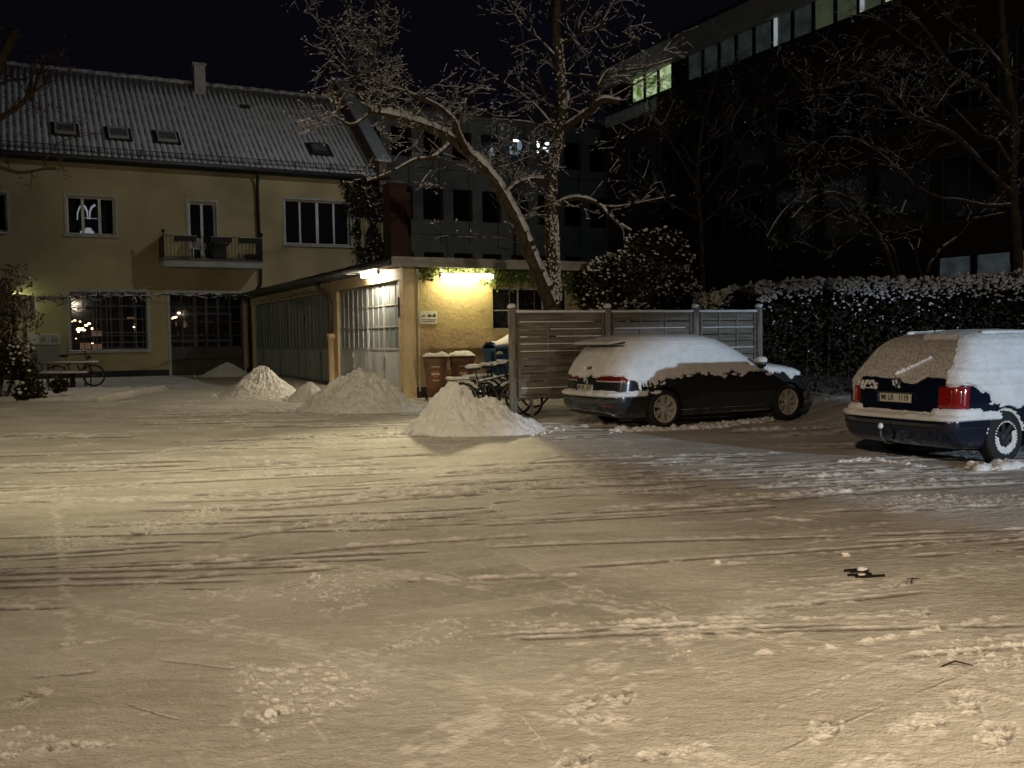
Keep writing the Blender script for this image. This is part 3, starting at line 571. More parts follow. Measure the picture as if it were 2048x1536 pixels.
# snow thins out towards the ridge (melted strip of bare tiles)
mr = n.new('ShaderNodeMapRange'); mr.inputs[1].default_value = 4.3; mr.inputs[2].default_value = 5.2; mr.inputs[3].default_value = 0; mr.inputs[4].default_value = 1.9; l.new(sp.outputs[1], mr.inputs[0])
sb = n.new('ShaderNodeMath'); sb.operation = 'SUBTRACT'; l.new(mpn.outputs[0], sb.inputs[0]); l.new(mr.outputs[0], sb.inputs[1])
rp = n.new('ShaderNodeValToRGB'); rp.color_ramp.elements[0].position = .0; rp.color_ramp.elements[1].position = .75
rp.color_ramp.elements[0].color = (.15, .15, .15, 1); rp.color_ramp.elements[1].color = (.66, .68, .69, 1); l.new(sb.outputs[0], rp.inputs[0]); l.new(rp.outputs[0], b.inputs['Base Color'])
rf = mb.build('roof', m, house, True)
mb = MB(); mb.quad((UL, y_e, z_e-.1), (UR, y_e, z_e-.1), (UR, RY, RZ-.12), (UL, RY, RZ-.12)); mb.quad((UL, RY, RZ-.02), (UR, RY, RZ-.02), (UR, 11.2, z_e), (UL, 11.2, z_e)); mb.box(UL, UR, y_e, 0, EZ-.12, EZ-.05); mb.build('roof_deck', M['dark'], house)
mb = MB(); mb.tube([(u, RY, RZ+.03+.02*math.sin(u*9)) for u in np.arange(UL, UR-.3, .2)], .11, 8); mb.build('ridge_tiles', mat('ridge_snow', (.5, .5, .5), .7, (.12, .11, .10), 4), rf, True)
mb = MB(); mb.tube([(UL, y_e-.10, z_e-.02), (UR+.1, y_e-.10, z_e-.02)], .085, 10); mb.build('gutter', M['gutter'], rf, True)
mb = MB()   # snow guard railing
yg = y_e+.22; zg = roofz(yg)
for z in (.09, .27): mb.tube([(UL, yg, zg+z), (UR-.4, yg, zg+z)], .012, 4)
for u in np.arange(UL, UR-.4, .115): mb.box(u-.008, u+.008, yg-.006, yg+.006, zg+.06, zg+.28)
for u in np.arange(UL, UR-.4, 1.5): mb.box(u-.02, u+.02, yg-.02, yg+.02, zg-.02, zg+.3)
mb.build('snow_guard', M['iron'], rf)
# skylights
sn = Vector((0, -math.sin(R(38.2)), math.cos(R(38.2)))); su = Vector((0, math.cos(R(38.2)), math.sin(R(38.2))))
for i, (px, py, w_, h_) in enumerate([(130, 258, .74, .82), (236, 267, .74, .82), (333, 274, .76, .82), (638, 298, .80, .80)]):
    best = min(np.linspace(-.2, 3, 320), key=lambda y: abs(fac(px, py, H0+B*y)[1]-roofz(y)-.05)); u, z = fac(px, py, H0+B*best)
    def q(a, b_, c): v = Vector((u+a, best, roofz(best)))+su*b_+sn*c; return tuple(v)
    mb = MB(); W, Hh = w_/2, h_/2; t_ = .07
    for a0, a1, b0, b1 in ((-W, W, -Hh, -Hh+t_), (-W, W, Hh-t_, Hh), (-W, -W+t_, -Hh+t_, Hh-t_), (W-t_, W, -Hh+t_, Hh-t_)):
        mb.hexa([q(a0, b0, -.05), q(a1, b0, -.05), q(a1, b1, -.05), q(a0, b1, -.05), q(a0, b0, .15), q(a1, b0, .15), q(a1, b1, .15), q(a0, b1, .15)])
    s_ = mb.build('skylight', M['slab'] if i < 3 else M['gutter'], house)
    mb = MB(); mb.quad(q(-W, -Hh, .11), q(W, -Hh, .11), q(W, Hh, .11), q(-W, Hh, .11)); mb.build('pane', mat('frosted_pane', (.16, .165, .17), .5, (.09, .1, .1), 5), s_)
    mb = MB(); mb.hexa([q(-W-.13, -Hh-.12, -.04), q(W+.13, -Hh-.12, -.04), q(W+.13, Hh+.12, -.04), q(-W-.13, Hh+.12, -.04), q(-W-.13, -Hh-.12, .055), q(W+.13, -Hh-.12, .055), q(W+.13, Hh+.12, .055), q(-W-.13, Hh+.12, .055)]); mb.build('flashing', M['dark'], s_)
mb = MB(); u, z = fac(490, 190, H0+B*4); mb.box(u-.25, u+.2, 3.9, 4.2, roofz(4)-.05, roofz(4)+.12); mb.build('roof_vent', M['dark'], rf)
mb = MB(); mb.box(-1.12, -.64, 4.75, 5.25, roofz(4.6), 14.0); mb.box(-1.18, -.58, 4.69, 5.31, 14.0, 14.08)
ch = mb.build('chimney', M['slab'], rf)
mb = MB(); mb.grid(np.stack(np.meshgrid(np.linspace(-1.17, -.59, 6), np.linspace(4.7, 5.3, 6)) + [14.10+.03*_r.rand(6, 6)], -1)); mb.build('chimney_snow', M['snow'], ch, True)
# fire wall with metal coping rising above the roof at the right end
mb = MB(); a, b_ = UR-.35, UR; ex = [-.45, RY, 11.3]; tz = [z_e+.75, RZ+.95, z_e+.75]
for i in range(2):
    y0, y1, z0, z1 = ex[i], ex[i+1], tz[i], tz[i+1]
    mb.hexa([(a, y0, EZ-.6), (b_, y0, EZ-.6), (b_, y1, EZ-.6), (a, y1, EZ-.6), (a, y0, z0), (b_, y0, z0), (b_, y1, z1), (a, y1, z1)])
fw = mb.build('fire_wall', mat('pinkish_plaster', (.20, .13, .11), .9), house); mb = MB()
for i in range(2):
    y0, y1, z0, z1 = ex[i]-(.12 if i == 0 else 0), ex[i+1], tz[i]-(.09 if i == 0 else 0), tz[i+1]
    mb.hexa([(a-.12, y0, z0+.004), (b_+.16, y0, z0+.004), (b_+.16, y1, z1+.004), (a-.12, y1, z1+.004), (a-.12, y0, z0+.10), (b_+.16, y0, z0+.10), (b_+.16, y1, z1+.10), (a-.12, y1, z1+.10)])
mb.build('coping', M['coping'], fw)
# downpipe with a kick to the right side
zf = lambda py: fac(512, py, H0)[1]
mb = MB(); mb.tube([(.42, -.42, z_e-.06), (.42, -.2, z_e-.5), (.42, -.14, z_e-.8), (.46, -.14, 4.6), (.46, -.14, 4.15), (.42, -.14, 3.95), (-.02, -.14, 3.35), (-.05, -.14, 3.1), (-.05, -.14, .5)], .06, 10); mb.build('downpipe', M['iron'], house, True)
# balcony
bal = MB(); BU0, BU1, BYF = -3.42, .30, -1.15
bal.box(BU0, BU1, BYF, 0, 4.60, 4.84); bl = bal.build('balcony', M['slab'], house)
mb = MB(); mb.box(BU0-.05, BU1+.05, BYF-.05, 0, 4.844, 4.90); mb.build('balcony_floor', M['gutter'], bl)
mb = MB(); nuu = 40; U_, Y_ = np.meshgrid(np.linspace(BU0-.04, BU1+.04, 60), np.linspace(BYF-.04, -.02, 10)); mb.grid(np.stack([U_, Y_, 4.902+.035*(fbm(U_*3, Y_*3, 3, 2)+.5)], -1)); mb.build('balcony_snow', M['snow'], bl, True)
mb = MB(); zt = 5.78
mb.tube([(BU0, 0, zt), (BU0, BYF, zt), (BU1, BYF, zt), (BU1, 0, zt)], .016, 6); mb.tube([(BU0, 0, 4.98), (BU0, BYF, 4.98), (BU1, BYF, 4.98), (BU1, 0, 4.98)], .013, 6)
for u in np.arange(BU0+.12, BU1, .135): mb.box(u-.008, u+.008, BYF-.006, BYF+.006, 4.98, zt)
for y in np.arange(BYF+.12, 0, .13):
    for u in (BU0, BU1): mb.box(u-.006, u+.006, y-.008, y+.008, 4.98, zt)
for u in (BU0, BU1): mb.tube([(u, BYF, 4.86), (u, BYF, zt+.1)], .03, 8); mb.lump((u, BYF, zt+.16), .07, 2, amp=.05)
mb.build('balcony_railing', M['iron'], bl)
mb = MB(); mb.box(BU0-.02, BU0+.012, BYF+.03, -.02, 4.98, zt-.05); mb.build('privacy_screen', M['iron'], bl)
hw = lambda p: tuple(np.array(H0)+A*p[0]+B*p[1]+np.array([0, 0, p[2]]))
for i, (a, b_, lb) in enumerate([(-3.05, -2.22, 'black flower box at the left of the balcony railing'), (-1.68, -.88, 'black flower box hanging below the balcony door, snow on its rim'), (-.60, .28, 'black flower box at the right end of the balcony railing')]):
    e = empty('flower_box', hw((a, BYF-.14, 5.56)), TH); tag(e, lb, 'flower box', 'flower boxes on the balcony'); L_ = b_-a
    mb = MB(); mb.hexa([(0.02, -.06, 0), (L_-.02, -.06, 0), (L_-.02, .1, 0), (.02, .1, 0), (0, -.09, .2), (L_, -.09, .2), (L_, .11, .2), (0, .11, .2)]); mb.box(.1, .14, -.04, .05, -.05, 0); mb.box(L_-.14, L_-.1, -.04, .05, -.05, 0); mb.build('trough', M['iron'], e)
    mb = MB()
    for k in range(7): mb.lump((L_*(k+.5)/7, .01, .20), .055, k+i*9, sq=(1.4, 1.3, .45))
    mb.build('snow', M['snow'], e, True)
# garden chair and covered table on the balcony
e = empty('garden_chair', hw((-2.1, -.62, 4.92)), TH+.15); tag(e, 'white plastic garden chair with rounded slatted back on the balcony', 'chair')
mb = MB()
for k in range(9):
    a = -.9+k*.225; mb.tube([(.20*math.sin(a), .18, .42), (.27*math.sin(a), .23, .62), (.24*math.sin(a)*.8, .25, .80+.08*math.cos(a))], .014, 5)
mb.tube([(.27*math.sin(a), .22+.03*math.cos(a), .5+.38*max(0, math.cos(a))**.6) for a in np.linspace(-1.57, 1.57, 15)], .022, 6); mb.build('backrest', M['plastic'], e, True)
mb = MB(); mb.box(-.24, .24, -.22, .2, .40, .43); mb.build('seat', M['plastic'], e)
for x in (-.22, .22):
    for y in (-.2, .2): mb = MB(); mb.tube([(x, y, 0), (x*.9, y*.9, .42)], .022, 6); mb.build('leg', M['plastic'], e)
for x in (-.26, .26): mb = MB(); mb.tube([(x, -.2, .40), (x, -.2, .62), (x, .2, .64)], .018, 6); mb.build('armrest', M['plastic'], e)
e = empty('balcony_table', hw((-1.28, -.7, 4.92)), TH); tag(e, 'dark covered balcony table with a rim of snow', 'table')
mb = MB(); mb.hexa([(-.26, -.2, 0), (.26, -.2, 0), (.26, .2, 0), (-.26, .2, 0), (-.26, -.2, .58), (.26, -.2, .58), (.26, .2, .58), (-.26, .2, .58)]); mb.build('cover', M['plast'], e)
mb = MB(); mb.box(-.36, .36, -.26, .26, .582, .64); mb.build('tabletop', M['plast'], e); mb = MB()
for k in range(6): mb.lump((-.28+k*.11, -.05, .65), .08, k, sq=(1.2, 2, .25))
mb.build('snow', M['snow'], e, True)
e = empty('planter_tub', hw((.03, -.75, 4.92)), TH); tag(e, 'dark square planter tub in the right corner of the balcony', 'planter')
mb = MB(); mb.hexa([(-.26, -.2, 0), (.2, -.2, 0), (.2, .2, 0), (-.26, .2, 0), (-.32, -.24, .24), (.24, -.24, .24), (.24, .24, .24), (-.32, .24, .24)]); mb.build('tub', M['iron'], e); mb = MB()
mb.lump((-.02, 0, .24), .22, 4, sq=(1, .8, .15)); mb.build('soil', M['dark'], e)
# notice boxes on the house wall at the left + grey painted panel
for i, (a, b_, lb) in enumerate([(57, 76, 'pale notice case half behind the bush, leftmost of the row on the house wall'), (77, 96, 'middle notice case on the ochre wall with a grey poster'), (98, 120, 'right notice case on the ochre wall beside the large ground-floor window')]):
    u0, z0 = fac(a, 689, H0); u1, z1 = fac(b_, 668, H0); e = empty('notice_case', hw((u0, -.07, z0)), TH); tag(e, lb, 'notice case', 'notice cases on the house wall')
    W, Hh = u1-u0, z1-z0; mb = MB(); mb.box(0, W, 0, .066, 0, Hh); mb.build('frame', M['white'], e); mb = MB(); mb.box(.04, W-.04, -.006, -.002, .04, Hh-.04); mb.build('poster', M['sign'] if i == 0 else M['slab'], e)
    if i:
        mb = MB()
        for k in range(2): mb.box(.1, W-.1, -.009, -.0065, Hh*.35+k*.05, Hh*.35+k*.05+.02)
        mb.box(.1, W-.25, -.009, -.0065, .07, .12); mb.build('print', M['gutter'], e)
mb = MB(); u0, _ = fac(60, 700, H0); u1, _ = fac(120, 700, H0); mb.box(u0, u1, -.012, -.002, .62, 1.62); mb.build('grey_wall_panel', M['hgrey'], house)
# wall lamp hidden behind the bare bush on the left, greenish light
u, z = fac(38, 585, H0-B*.15); e = empty('wall_lamp', hw((u-.3, -.15, z)), TH); tag(e, 'small wall lamp throwing greenish light on the ochre house, behind the bush', 'lamp')
mb = MB(); mb.lathe((0, 0, 0), (0, 0, 1), [(-.08, .0), (-.08, .09), (.06, .11), (.08, 0)], 16); mb.build('lamp_shade', M['iron'], e, True)
mb = MB(); mb.lump((0, 0, -.12), .06, 1, amp=0); mb.build('bulb', emis('greenish_bulb', (.85, 1, .55), 420), e, True)
mb = MB(); mb.tube([(0, .15, .02), (0, 0, .08)], .015, 6); mb.build('bracket', M['iron'], e)

# ================================================================== GARAGE ROW
gar = empty('garage_row', G0, TH); tag(gar, 'long low garage row with glazed steel doors and ochre end wall', 'garage')
GL, GW, GH = 17.6, 8.2, 3.42
mb = MB(); wall_holes(mb, 0, GW, 1.43, GH, 0, .3, [(2.42, 4.66, 1.86, 2.94)]); mb.build('wall', M['wall'], gar)
wl = MB(); wl.box(0.0, GW, .035, .3, .45, 1.905-.5+.02); 
wl = MB(); wall_holes(wl, 0, GW, .45, 1.43, .03, .3, []); wl.box(0, GW, -.012, .03, 1.40, 1.46); wl.build('wall_ledge', M['wall_low'], gar)
mb = MB(); mb.box(.30, 2.42, -.004, .0, 1.462, 1.90); mb.box(2.42, 4.66, -.004, 0, 1.462, 1.858); mb.box(4.66, GW, -.004, 0, 1.462, 1.90); mb.build('wall_lower_band', M['wall_low'], gar)
mb = MB(); mb.box(.0, GW, .02, .3, 0, .447); mb.build('plinth', M['dark'], gar)
mb = MB(); mb.box(GW-.3, GW, .3, GL, 0, GH); mb.box(.3, GW-.3, GL-.3, GL-.01, 0, GH); mb.build('rear_wall', M['hgrey'], gar)
# corner post, lintel and piers (front of the garages is the plane x=0)
mb = MB(); mb.box(-.04, .28, -.02, .0, .0, GH); mb.box(-.04, .18, 0, .14, 0, GH); mb.build('corner_post', M['trim'], gar)
mb = MB(); mb.box(.02, .3, .14, .46, 0, GH-.002); mb.box(0, .3, .46, GL-.3, 3.12, GH); mb.box(0.02, .3, 5.62, 6.28, 0, 3.12); mb.box(0.02, .3, GL-.62, GL-.3, 0, 3.12); mb.box(0, .02, GL-.5, GL-.3, 0, 3.12); mb.build('lintel', M['trim'], gar)
DOORS = [(.46, 3.02), (3.06, 5.60), (6.30, 8.92), (8.96, 11.58), (11.62, 14.24), (14.28, 16.9)]
for k, (a, b_) in enumerate(DOORS):
    near = k < 2; fm = M['bars'] if near else mat('dull_grey_frame_%d' % k, (.30, .32, .325), .5, (.24, .26, .27), 5)
    mid = (a+b_)/2; x = .10; zb = .42 if a > 6 else .30; zg, zt = 1.42, 3.10
    zb = float(gz(*(np.array(G0)+B*mid)[:2]))+.03
    mb = MB(); w_ = .045
    for (p, q) in ((a, mid-.008), (mid+.008, b_)):
        mb.box(x-.02, x+.03, p, p+w_, zb, zt); mb.box(x-.02, x+.03, q-w_, q, zb, zt); mb.box(x-.02, x+.03, p+w_, q-w_, zt-w_, zt); mb.box(x-.02, x+.03, p+w_, q-w_, zg-w_, zg+.01); mb.box(x-.02, x+.03, p+w_, q-w_, zb, zb+.05)
        for z in (zg+.56, zg+1.12): mb.box(x-.017, x+.02, p+w_, q-w_, z-.014, z+.014)
        n_ = 3
        for i in range(1, n_): y = p+(q-p)*i/n_; mb.box(x-.013, x+.018, y-.011, y+.011, zg, zt-w_)
    d = mb.build('garage_door', fm, gar)
    for (p, q) in ((a, mid), (mid, b_)):
        mb = MB(); mb.quad((x+.005, q-.03, zg), (x+.005, p+.03, zg), (x+.005, p+.03, zt-.02), (x+.005, q-.03, zt-.02)); mb.build('glazing', M['dusty'], d)
        mb = MB(); mb.box(x-.01, x+.02, p+.03, q-.03, zb+.02, zg-.02)
        for yy in (p+.2, q-.2): mb.box(x-.016, x-.011, yy-.01, yy+.01, zb+.1, zg-.1)
        mb.build('panel', M['steel'], d)
    mb = MB(); mb.box(x-.06, x-.015, mid-.06, mid+.06, 1.16, 1.20); mb.tube([(x-.04, mid, 1.18), (x-.04, mid, 1.30)], .012, 6); mb.tube([(x-.035, mid+.02, zb), (x-.035, mid+.02, 1.1)], .008, 5); mb.build('handle', M['bars'] if near else M['gutter'], d)
    if k in (3,):
        mb = MB(); mb.add([(x-.002, mid-.75, 2.5), (x-.002, mid-.62, 2.5), (x-.002, mid-.60, 1.98), (x-.002, mid-.45, 2.49), (x-.002, mid-.38, 2.49), (x-.002, mid-.36, 1.9)], [(0, 2, 1), (3, 5, 4)]); mb.build('broken_glass', M['dark'], d)
mb = MB(); mb.box(.0, .06, .40, .455, 2.2, 2.7); mb.build('hinge', M['iron'], gar)
mb = MB(); y = 5.98
mb.tube([(-.40, y+.25, 3.42), (-.36, y+.25, 3.22), (-.12, y+.05, 2.95), (-.08, y, 2.8), (-.08, y, 1.72)], .07, 12); mb.build('downpipe', M['rust'], gar, True)
mb = MB(); mb.lathe((-.08, y, 0), (0, 0, 1), [(.2, .10), (1.70, .10), (1.70, .125), (1.86, .125), (1.86, .07)], 14); mb.build('standpipe', M['trim'], gar, True)
mb = MB(); mb.tube([(.36, -.03, .35), (.355, -.03, 3.30)], .022, 6); mb.box(.30, .42, -.07, -.012, 3.24, 3.38); mb.tube([(.38, -.03, 3.30), (.85, -.03, 3.31)], .012, 5); mb.tube([(-.03, .0, 3.28), (-.03, .5, 3.24)], .012, 5); mb.build('conduit', M['white'], gar)
mb = MB(); y = -.0
# end wall window: 3 x 2 lights with protruding iron bars
f = window_unit(gar, 'window', 2.42, 4.66, 1.86, 2.94, 0, [(3.19, .035), (3.93, .035)], frm='bars', fr=.04, glassm='glassd', sill=False, depth=.05, grid=([], [2.36], .03))
mb = MB()
for u in (2.88, 3.62, 4.36): mb.tube([(u, -.06, 1.75), (u, -.06, 3.08)], .014, 6)
mb.build('window_bar', M['rust'], f)
# flat roof, gutters, snow
OV = .48
mb = MB(); mb.box(-OV, GW+.2, -OV+.05, GL-.02, GH+.003, GH+.16); rf = mb.build('roof', M['gutter'], gar)
mb = MB(); U_, Y_ = np.meshgrid(np.linspace(-OV+.01, GW+.2, 70), np.linspace(-OV+.06, GL-.03, 130)); mb.grid(np.stack([U_, Y_, GH+.20+.03*fbm(U_*2, Y_*2, 4, 3)], -1)); mb.box(-OV+.01, GW+.2, -OV+.06, -OV+.062, GH+.165, GH+.19); mb.build('roof_snow', M['snow'], rf, True)
mb = MB(); mb.tube([(-OV-.07, -OV, GH+.08), (-OV-.07, GL-.05, GH+.08)], .075, 10); mb.build('gutter', M['gutter'], rf, True)
mb = MB(); mb.box(-OV, GW+.2, -OV+.02, -OV+.046, GH-.03, GH+.17); mb.tube([(-OV, -OV+.0, GH+.19), (GW+.2, -OV+.0, GH+.19)], .025, 6); mb.build('verge_board', M['slab'], rf)
mb = MB()
for i in range(14):
    y = .3+i*1.15; mb.box(-OV-.15, -.02, y, y+.02, GH-.02, GH-.006)
mb.build('gutter_bracket', M['gutter'], rf)
mb = MB(); mb.box(-.03, -.002, .14, GL-.3, 3.13, GH-.005); mb.build('fascia', M['trim'], gar)
mb = MB()
for i in range(60):
    y = 16-i*.15-rnd.random(); mb.tube([(-.045, y, 3.2), (-.05, y-.4, 3.2+rnd.uniform(-.08, .15))], .005, 3)
mb.build('dead_vine', M['twig'], gar)
gw = lambda p: tuple(np.array(G0)+A*p[0]+B*p[1]+np.array([0, 0, p[2]]))
# fluorescent lamps
def fluo(loc, rz, L, label, strength, color):
    e = empty('fluorescent_lamp', loc, rz); tag(e, label, 'lamp', 'fluorescent lamps on the garage')
    mb = MB(); mb.box(-L/2-.04, L/2+.04, -.03, .03, .03, .075); mb.build('housing', M['white'], e)
    for sx in (-1, 1): mb = MB(); mb.box(sx*L/2-.02, sx*L/2+.02, -.05, .05, -.06, .03); mb.build('end_cap', M['white'], e)
    mb = MB(); mb.tube([(-L/2+.025, 0, -.015), (L/2-.025, 0, -.015)], .05, 12); mb.build('tube', emis('fluorescent_tube', color, strength), e, True)
fluo(gw((1.57, -.30, 3.22)), TH, 1.45, 'long yellow fluorescent lamp under the ivy on the garage end wall', 84, (1, .85, .50))
fluo(gw((-.26, 1.75, 3.36)), TH+math.pi/2, 1.25, 'warm fluorescent lamp under the eaves over the garage doors', 240, (1, .86, .62))
# towing notice
u, z = .28, 2.02; e = empty('towing_notice', gw((.40, -.03, 2.02)), TH); tag(e, 'small white towing notice with a tow truck picture on the ochre end wall', 'sign')
mb = MB(); mb.box(0, .46, 0, .02, 0, .32); mb.build('board', M['sign'], e)
mb = MB(); yy = -.003
def bx(a, b_, c, d): mb.box(a, b_, yy-.001, yy, c, d)
def poly(p): mb.add([(q[0], yy-.0005, q[1]) for q in p], [tuple(range(len(p)))])
poly([(.03, .175), (.06, .165), (.06, .182), (.15, .195), (.16, .215), (.10, .215), (.03, .20)]); bx(.035, .05, .155, .175)
bx(.20, .42, .18, .20); poly([(.35, .2), (.42, .2), (.42, .225), (.40, .24), (.36, .24)]); poly([(.36, .242), (.39, .242), (.38, .262), (.365, .262)]); poly([(.17, .262), (.19, .265), (.35, .2), (.33, .2)]); poly([(.19, .2), (.25, .235), (.30, .2)])
for q in (.24, .38): poly([(q+.018*math.cos(t), .176+.018*math.sin(t)) for t in np.linspace(0, 6.28, 13)[:-1]])
mb.build('tow_picture', M['ink'], e)
mb = MB()
for zz in (.095, .05):
    x = .03
    while x < .40: w_ = rnd.uniform(.01, .025); mb.box(x, min(x+w_, .43), yy-.001, yy, zz, zz+.018); x += w_+.006
mb.build('small_print', M['gutter'], e)
# red stack on the garage roof
e = empty('metal_stack', gw((1.12, 3.3, GH+.16)), TH); tag(e, 'reddish brown square stack with a snow cap rising behind the garage roof', 'stack')
mb = MB(); mb.box(-.32, .18, -.3, .3, 0, 2.36); mb.build('shaft', M['redch'], e)
mb = MB(); mb.box(.18, .36, -.1, .3, 0, 2.2); mb.box(.20, .23, -.103, -.1, .9, 2.0); mb.build('side_duct', M['redch'], e)
mb = MB(); mb.box(-.38, .28, -.35, .35, 2.362, 2.42); mb.build('cap', M['gutter'], e)
mb = MB(); mb.lump((-.05, 0, 2.42), .36, 3, sq=(1, 1, .16), n=10, m=18, amp=.15); mb.build('snow', M['snow'], e, True)

# ================================================================== CENTRE OFFICE
C0 = np.array([-4., 52, 0]); off = empty('office_block', C0, TH); tag(off, 'grey office block with lit upper windows behind the leaning tree', 'office building')
up = [(-2.5+1.77*i, -1.32+1.77*i) for i in range(-2, 9)]
hol = [(a, b_, 11.45, 13.0) for a, b_ in up]+[(a, b_, 8.15, 9.88) for a, b_ in up]+[(a, b_, 4.7, 6.4) for a, b_ in up]
mb = MB(); wall_holes(mb, -7, 13.6, 0, 13.95, 0, .3, hol); mb.box(13.3, 13.6, .3, 12, 0, 13.95); mb.box(-7, -6.7, .3, 12, 0, 13.95); mb.build('wall', M['ogrey'], off)
mb = MB(); mb.box(-7.2, 13.8, -.25, 12, 13.952, 14.12); mb.build('roof', M['gutter'], off)
mb = MB()
for a in np.arange(-6.85, 13.5, 1.77): mb.box(a-.02, a+.02, -.02, .003, 6.9, 13.6)
for z in (7.35, 10.9): mb.box(-7, 13.6, -.015, .002, z, z+.03)
mb.build('cladding_joint', M['obrown'], off)
for i, (a, b_, z0, z1) in enumerate(hol):
    mb = MB(); mb.box(a, a+.06, .12, .18, z0, z1); mb.box(b_-.2, b_, .12, .18, z0, z1); mb.box(a+.06, b_-.2, .12, .18, z1-.06, z1); mb.box(a+.06, b_-.2, .12, .18, z0, z0+.06)
    f = mb.build('window', M['obrown'], off); lit = z0 > 11 and 2.4 < a < 8
    mb = MB(); mb.quad((a, .2, z0), (b_, .2, z0), (b_, .2, z1), (a, .2, z1)); mb.build('pane', M['glassc'] if lit else M['glassd'], f)
mb = MB()   # lit room behind
mb.quad((2.2, 3, 10.9), (9.5, 3, 10.9), (9.5, 3, 13.4), (2.2, 3, 13.4)); mb.quad((2.2, .3, 13.3), (9.5, .3, 13.3), (9.5, 3, 13.3), (2.2, 3, 13.3)); mb.quad((2.2, .3, 10.95), (9.5, .3, 10.95), (9.5, 3, 10.95), (2.2, 3, 10.95)); mb.quad((2.2, .3, 10.9), (2.2, 3, 10.9), (2.2, 3, 13.4), (2.2, .3, 13.4)); mb.build('room', M['room'], off)
cold = emis('cold_office_lamp', (.75, .88, 1), 7); mb = MB()
def onoff(px, py, y=1.0): return fac(px, py, C0+B*y)
for px, py, sx, sz in [(1031, 272, .32, .16), (1031, 281, .20, .07), (1074, 281, .08, .10), (1076, 291, .09, .10), (1090, 275, .12, .08), (1094, 287, .13, .08), (1090, 297, .12, .07), (1075, 303, .06, .08), (1096, 303, .1, .06)]:
    u, z = onoff(px, py); mb.lump((u, 1, z), 1, px, sq=(sx, .1, sz), n=7, m=10, amp=.12)
mb.build('ceiling_lamp', cold, off, True)
mb = MB()
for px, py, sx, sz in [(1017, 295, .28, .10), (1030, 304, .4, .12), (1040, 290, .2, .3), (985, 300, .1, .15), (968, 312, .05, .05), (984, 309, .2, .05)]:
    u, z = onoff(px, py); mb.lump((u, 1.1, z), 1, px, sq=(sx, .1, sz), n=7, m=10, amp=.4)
mb.build('glowing_shapes', emis('bluish_reflection', (.45, .65, .8), .35), off, True)  # shapes that glow by themselves behind the lit office panes

# ================================================================== RIGHT-HAND DARK OFFICE
R0_ = np.array([14.5, 27, 0]); rb = empty('ribbon_window_office', R0_, TH); tag(rb, 'tall dark office building with a dim ribbon of top-floor windows at the right', 'office building')
YF = 21.3
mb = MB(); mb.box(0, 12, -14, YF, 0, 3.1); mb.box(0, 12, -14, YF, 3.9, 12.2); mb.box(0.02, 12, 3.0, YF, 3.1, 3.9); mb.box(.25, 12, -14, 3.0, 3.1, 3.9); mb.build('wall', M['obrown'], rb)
mb = MB(); mb.box(-.25, 12, -14, YF+.1, 13.36, 14.3); mb.build('fascia', M['ofas'], rb)
mb = MB(); mb.box(-.27, 12.1, -14, YF+.15, 14.303, 14.45); mb.build('roof_edge', M['dark'], rb)
mb = MB(); mb.box(.3, 12, -14, YF, 12.2, 13.36); mb.build('window_back', M['room'], rb)
mb = MB(); mb.box(-.1, .12, -14, YF, 12.12, 12.28); mb.build('window_sill', M['dark'], rb)
mb = MB(); mb.box(-.06, .0, 17.3, YF, 11.6, 12.1); mb.box(-.07, .01, 17.2, YF, 12.1, 12.119); mb.build('pale_parapet', mat('pale_parapet_plaster', (.34, .38, .34), .8, (.28, .32, .28), 2), rb)
def litmat(name, c, c2, s):
    m = emis(name, c, s); n, l = nt(m); t = n.new('ShaderNodeTexNoise'); t.inputs['Scale'].default_value = 2.6; t.inputs['Detail'].default_value = 7; r = n.new('ShaderNodeValToRGB')
    r.color_ramp.elements[0].position = .35; r.color_ramp.elements[1].position = .62; r.color_ramp.elements[0].color = (*c, 1); r.color_ramp.elements[1].color = (*c2, 1)
    tc = n.new('ShaderNodeTexCoord'); l.new(tc.outputs['Object'], t.inputs[0]); l.new(t.outputs[0], r.inputs[0]); l.new(r.outputs[0], n['Principled BSDF'].inputs['Emission Color']); n['Principled BSDF'].inputs['Roughness'].default_value = .1; return m
dimw = litmat('dim_blind_glow', (.30, .42, .40), (.16, .24, .22), .05); dimo = litmat('dim_olive_glow', (.35, .42, .20), (.22, .28, .18), .11); plants = litmat('lit_room_with_plants', (.10, .20, .02), (.75, .95, .55), .55)
ys = [YF-1.02*i for i in range(0, 34)]
for i, y in enumerate(ys[:-1]):
    y1 = ys[i+1]+.12; mt = M['glassd']
    if 17.0 < y < 19.4: mt = plants
    elif 9 < y < 15.6: mt = dimw
    elif 6.2 < y <= 9: mt = dimo
    elif 1.5 < y <= 6.2: mt = plants if y < 5.2 else dimo
    mb = MB(); mb.box(.02, .2, y-.06, y+.06, 12.281, 13.358); f = mb.build('window', M['iron'], rb)
    mb = MB(); mb.quad((.1, y-.06, 12.28), (.1, y1, 12.28), (.1, y1, 13.36), (.1, y-.06, 13.36)); mb.build('pane', mt, f)
    if i in (11, 15): mb = MB(); mb.box(.03, .09, y-.22, y-.08, 12.285, 13.355); mb.build('pale_blind', emis('pale_blind_%d' % i, (.8, .9, .95), .30), f)
bw = litmat('basement_glow', (.10, .13, .15), (.22, .27, .30), .12)
for y0, y1 in ((1.75, 2.8), (.45, 1.5), (-.9, .15), (-2.3, -1.2)):
    mb = MB(); mb.box(-.02, .24, y1, y1+.12, 3.1, 3.9); f = mb.build('basement_window', M['iron'], rb); mb = MB(); mb.quad((.1, y0, 3.1), (.1, y1, 3.1), (.1, y1, 3.9), (.1, y0, 3.9)); mb.build('pane', bw, f)
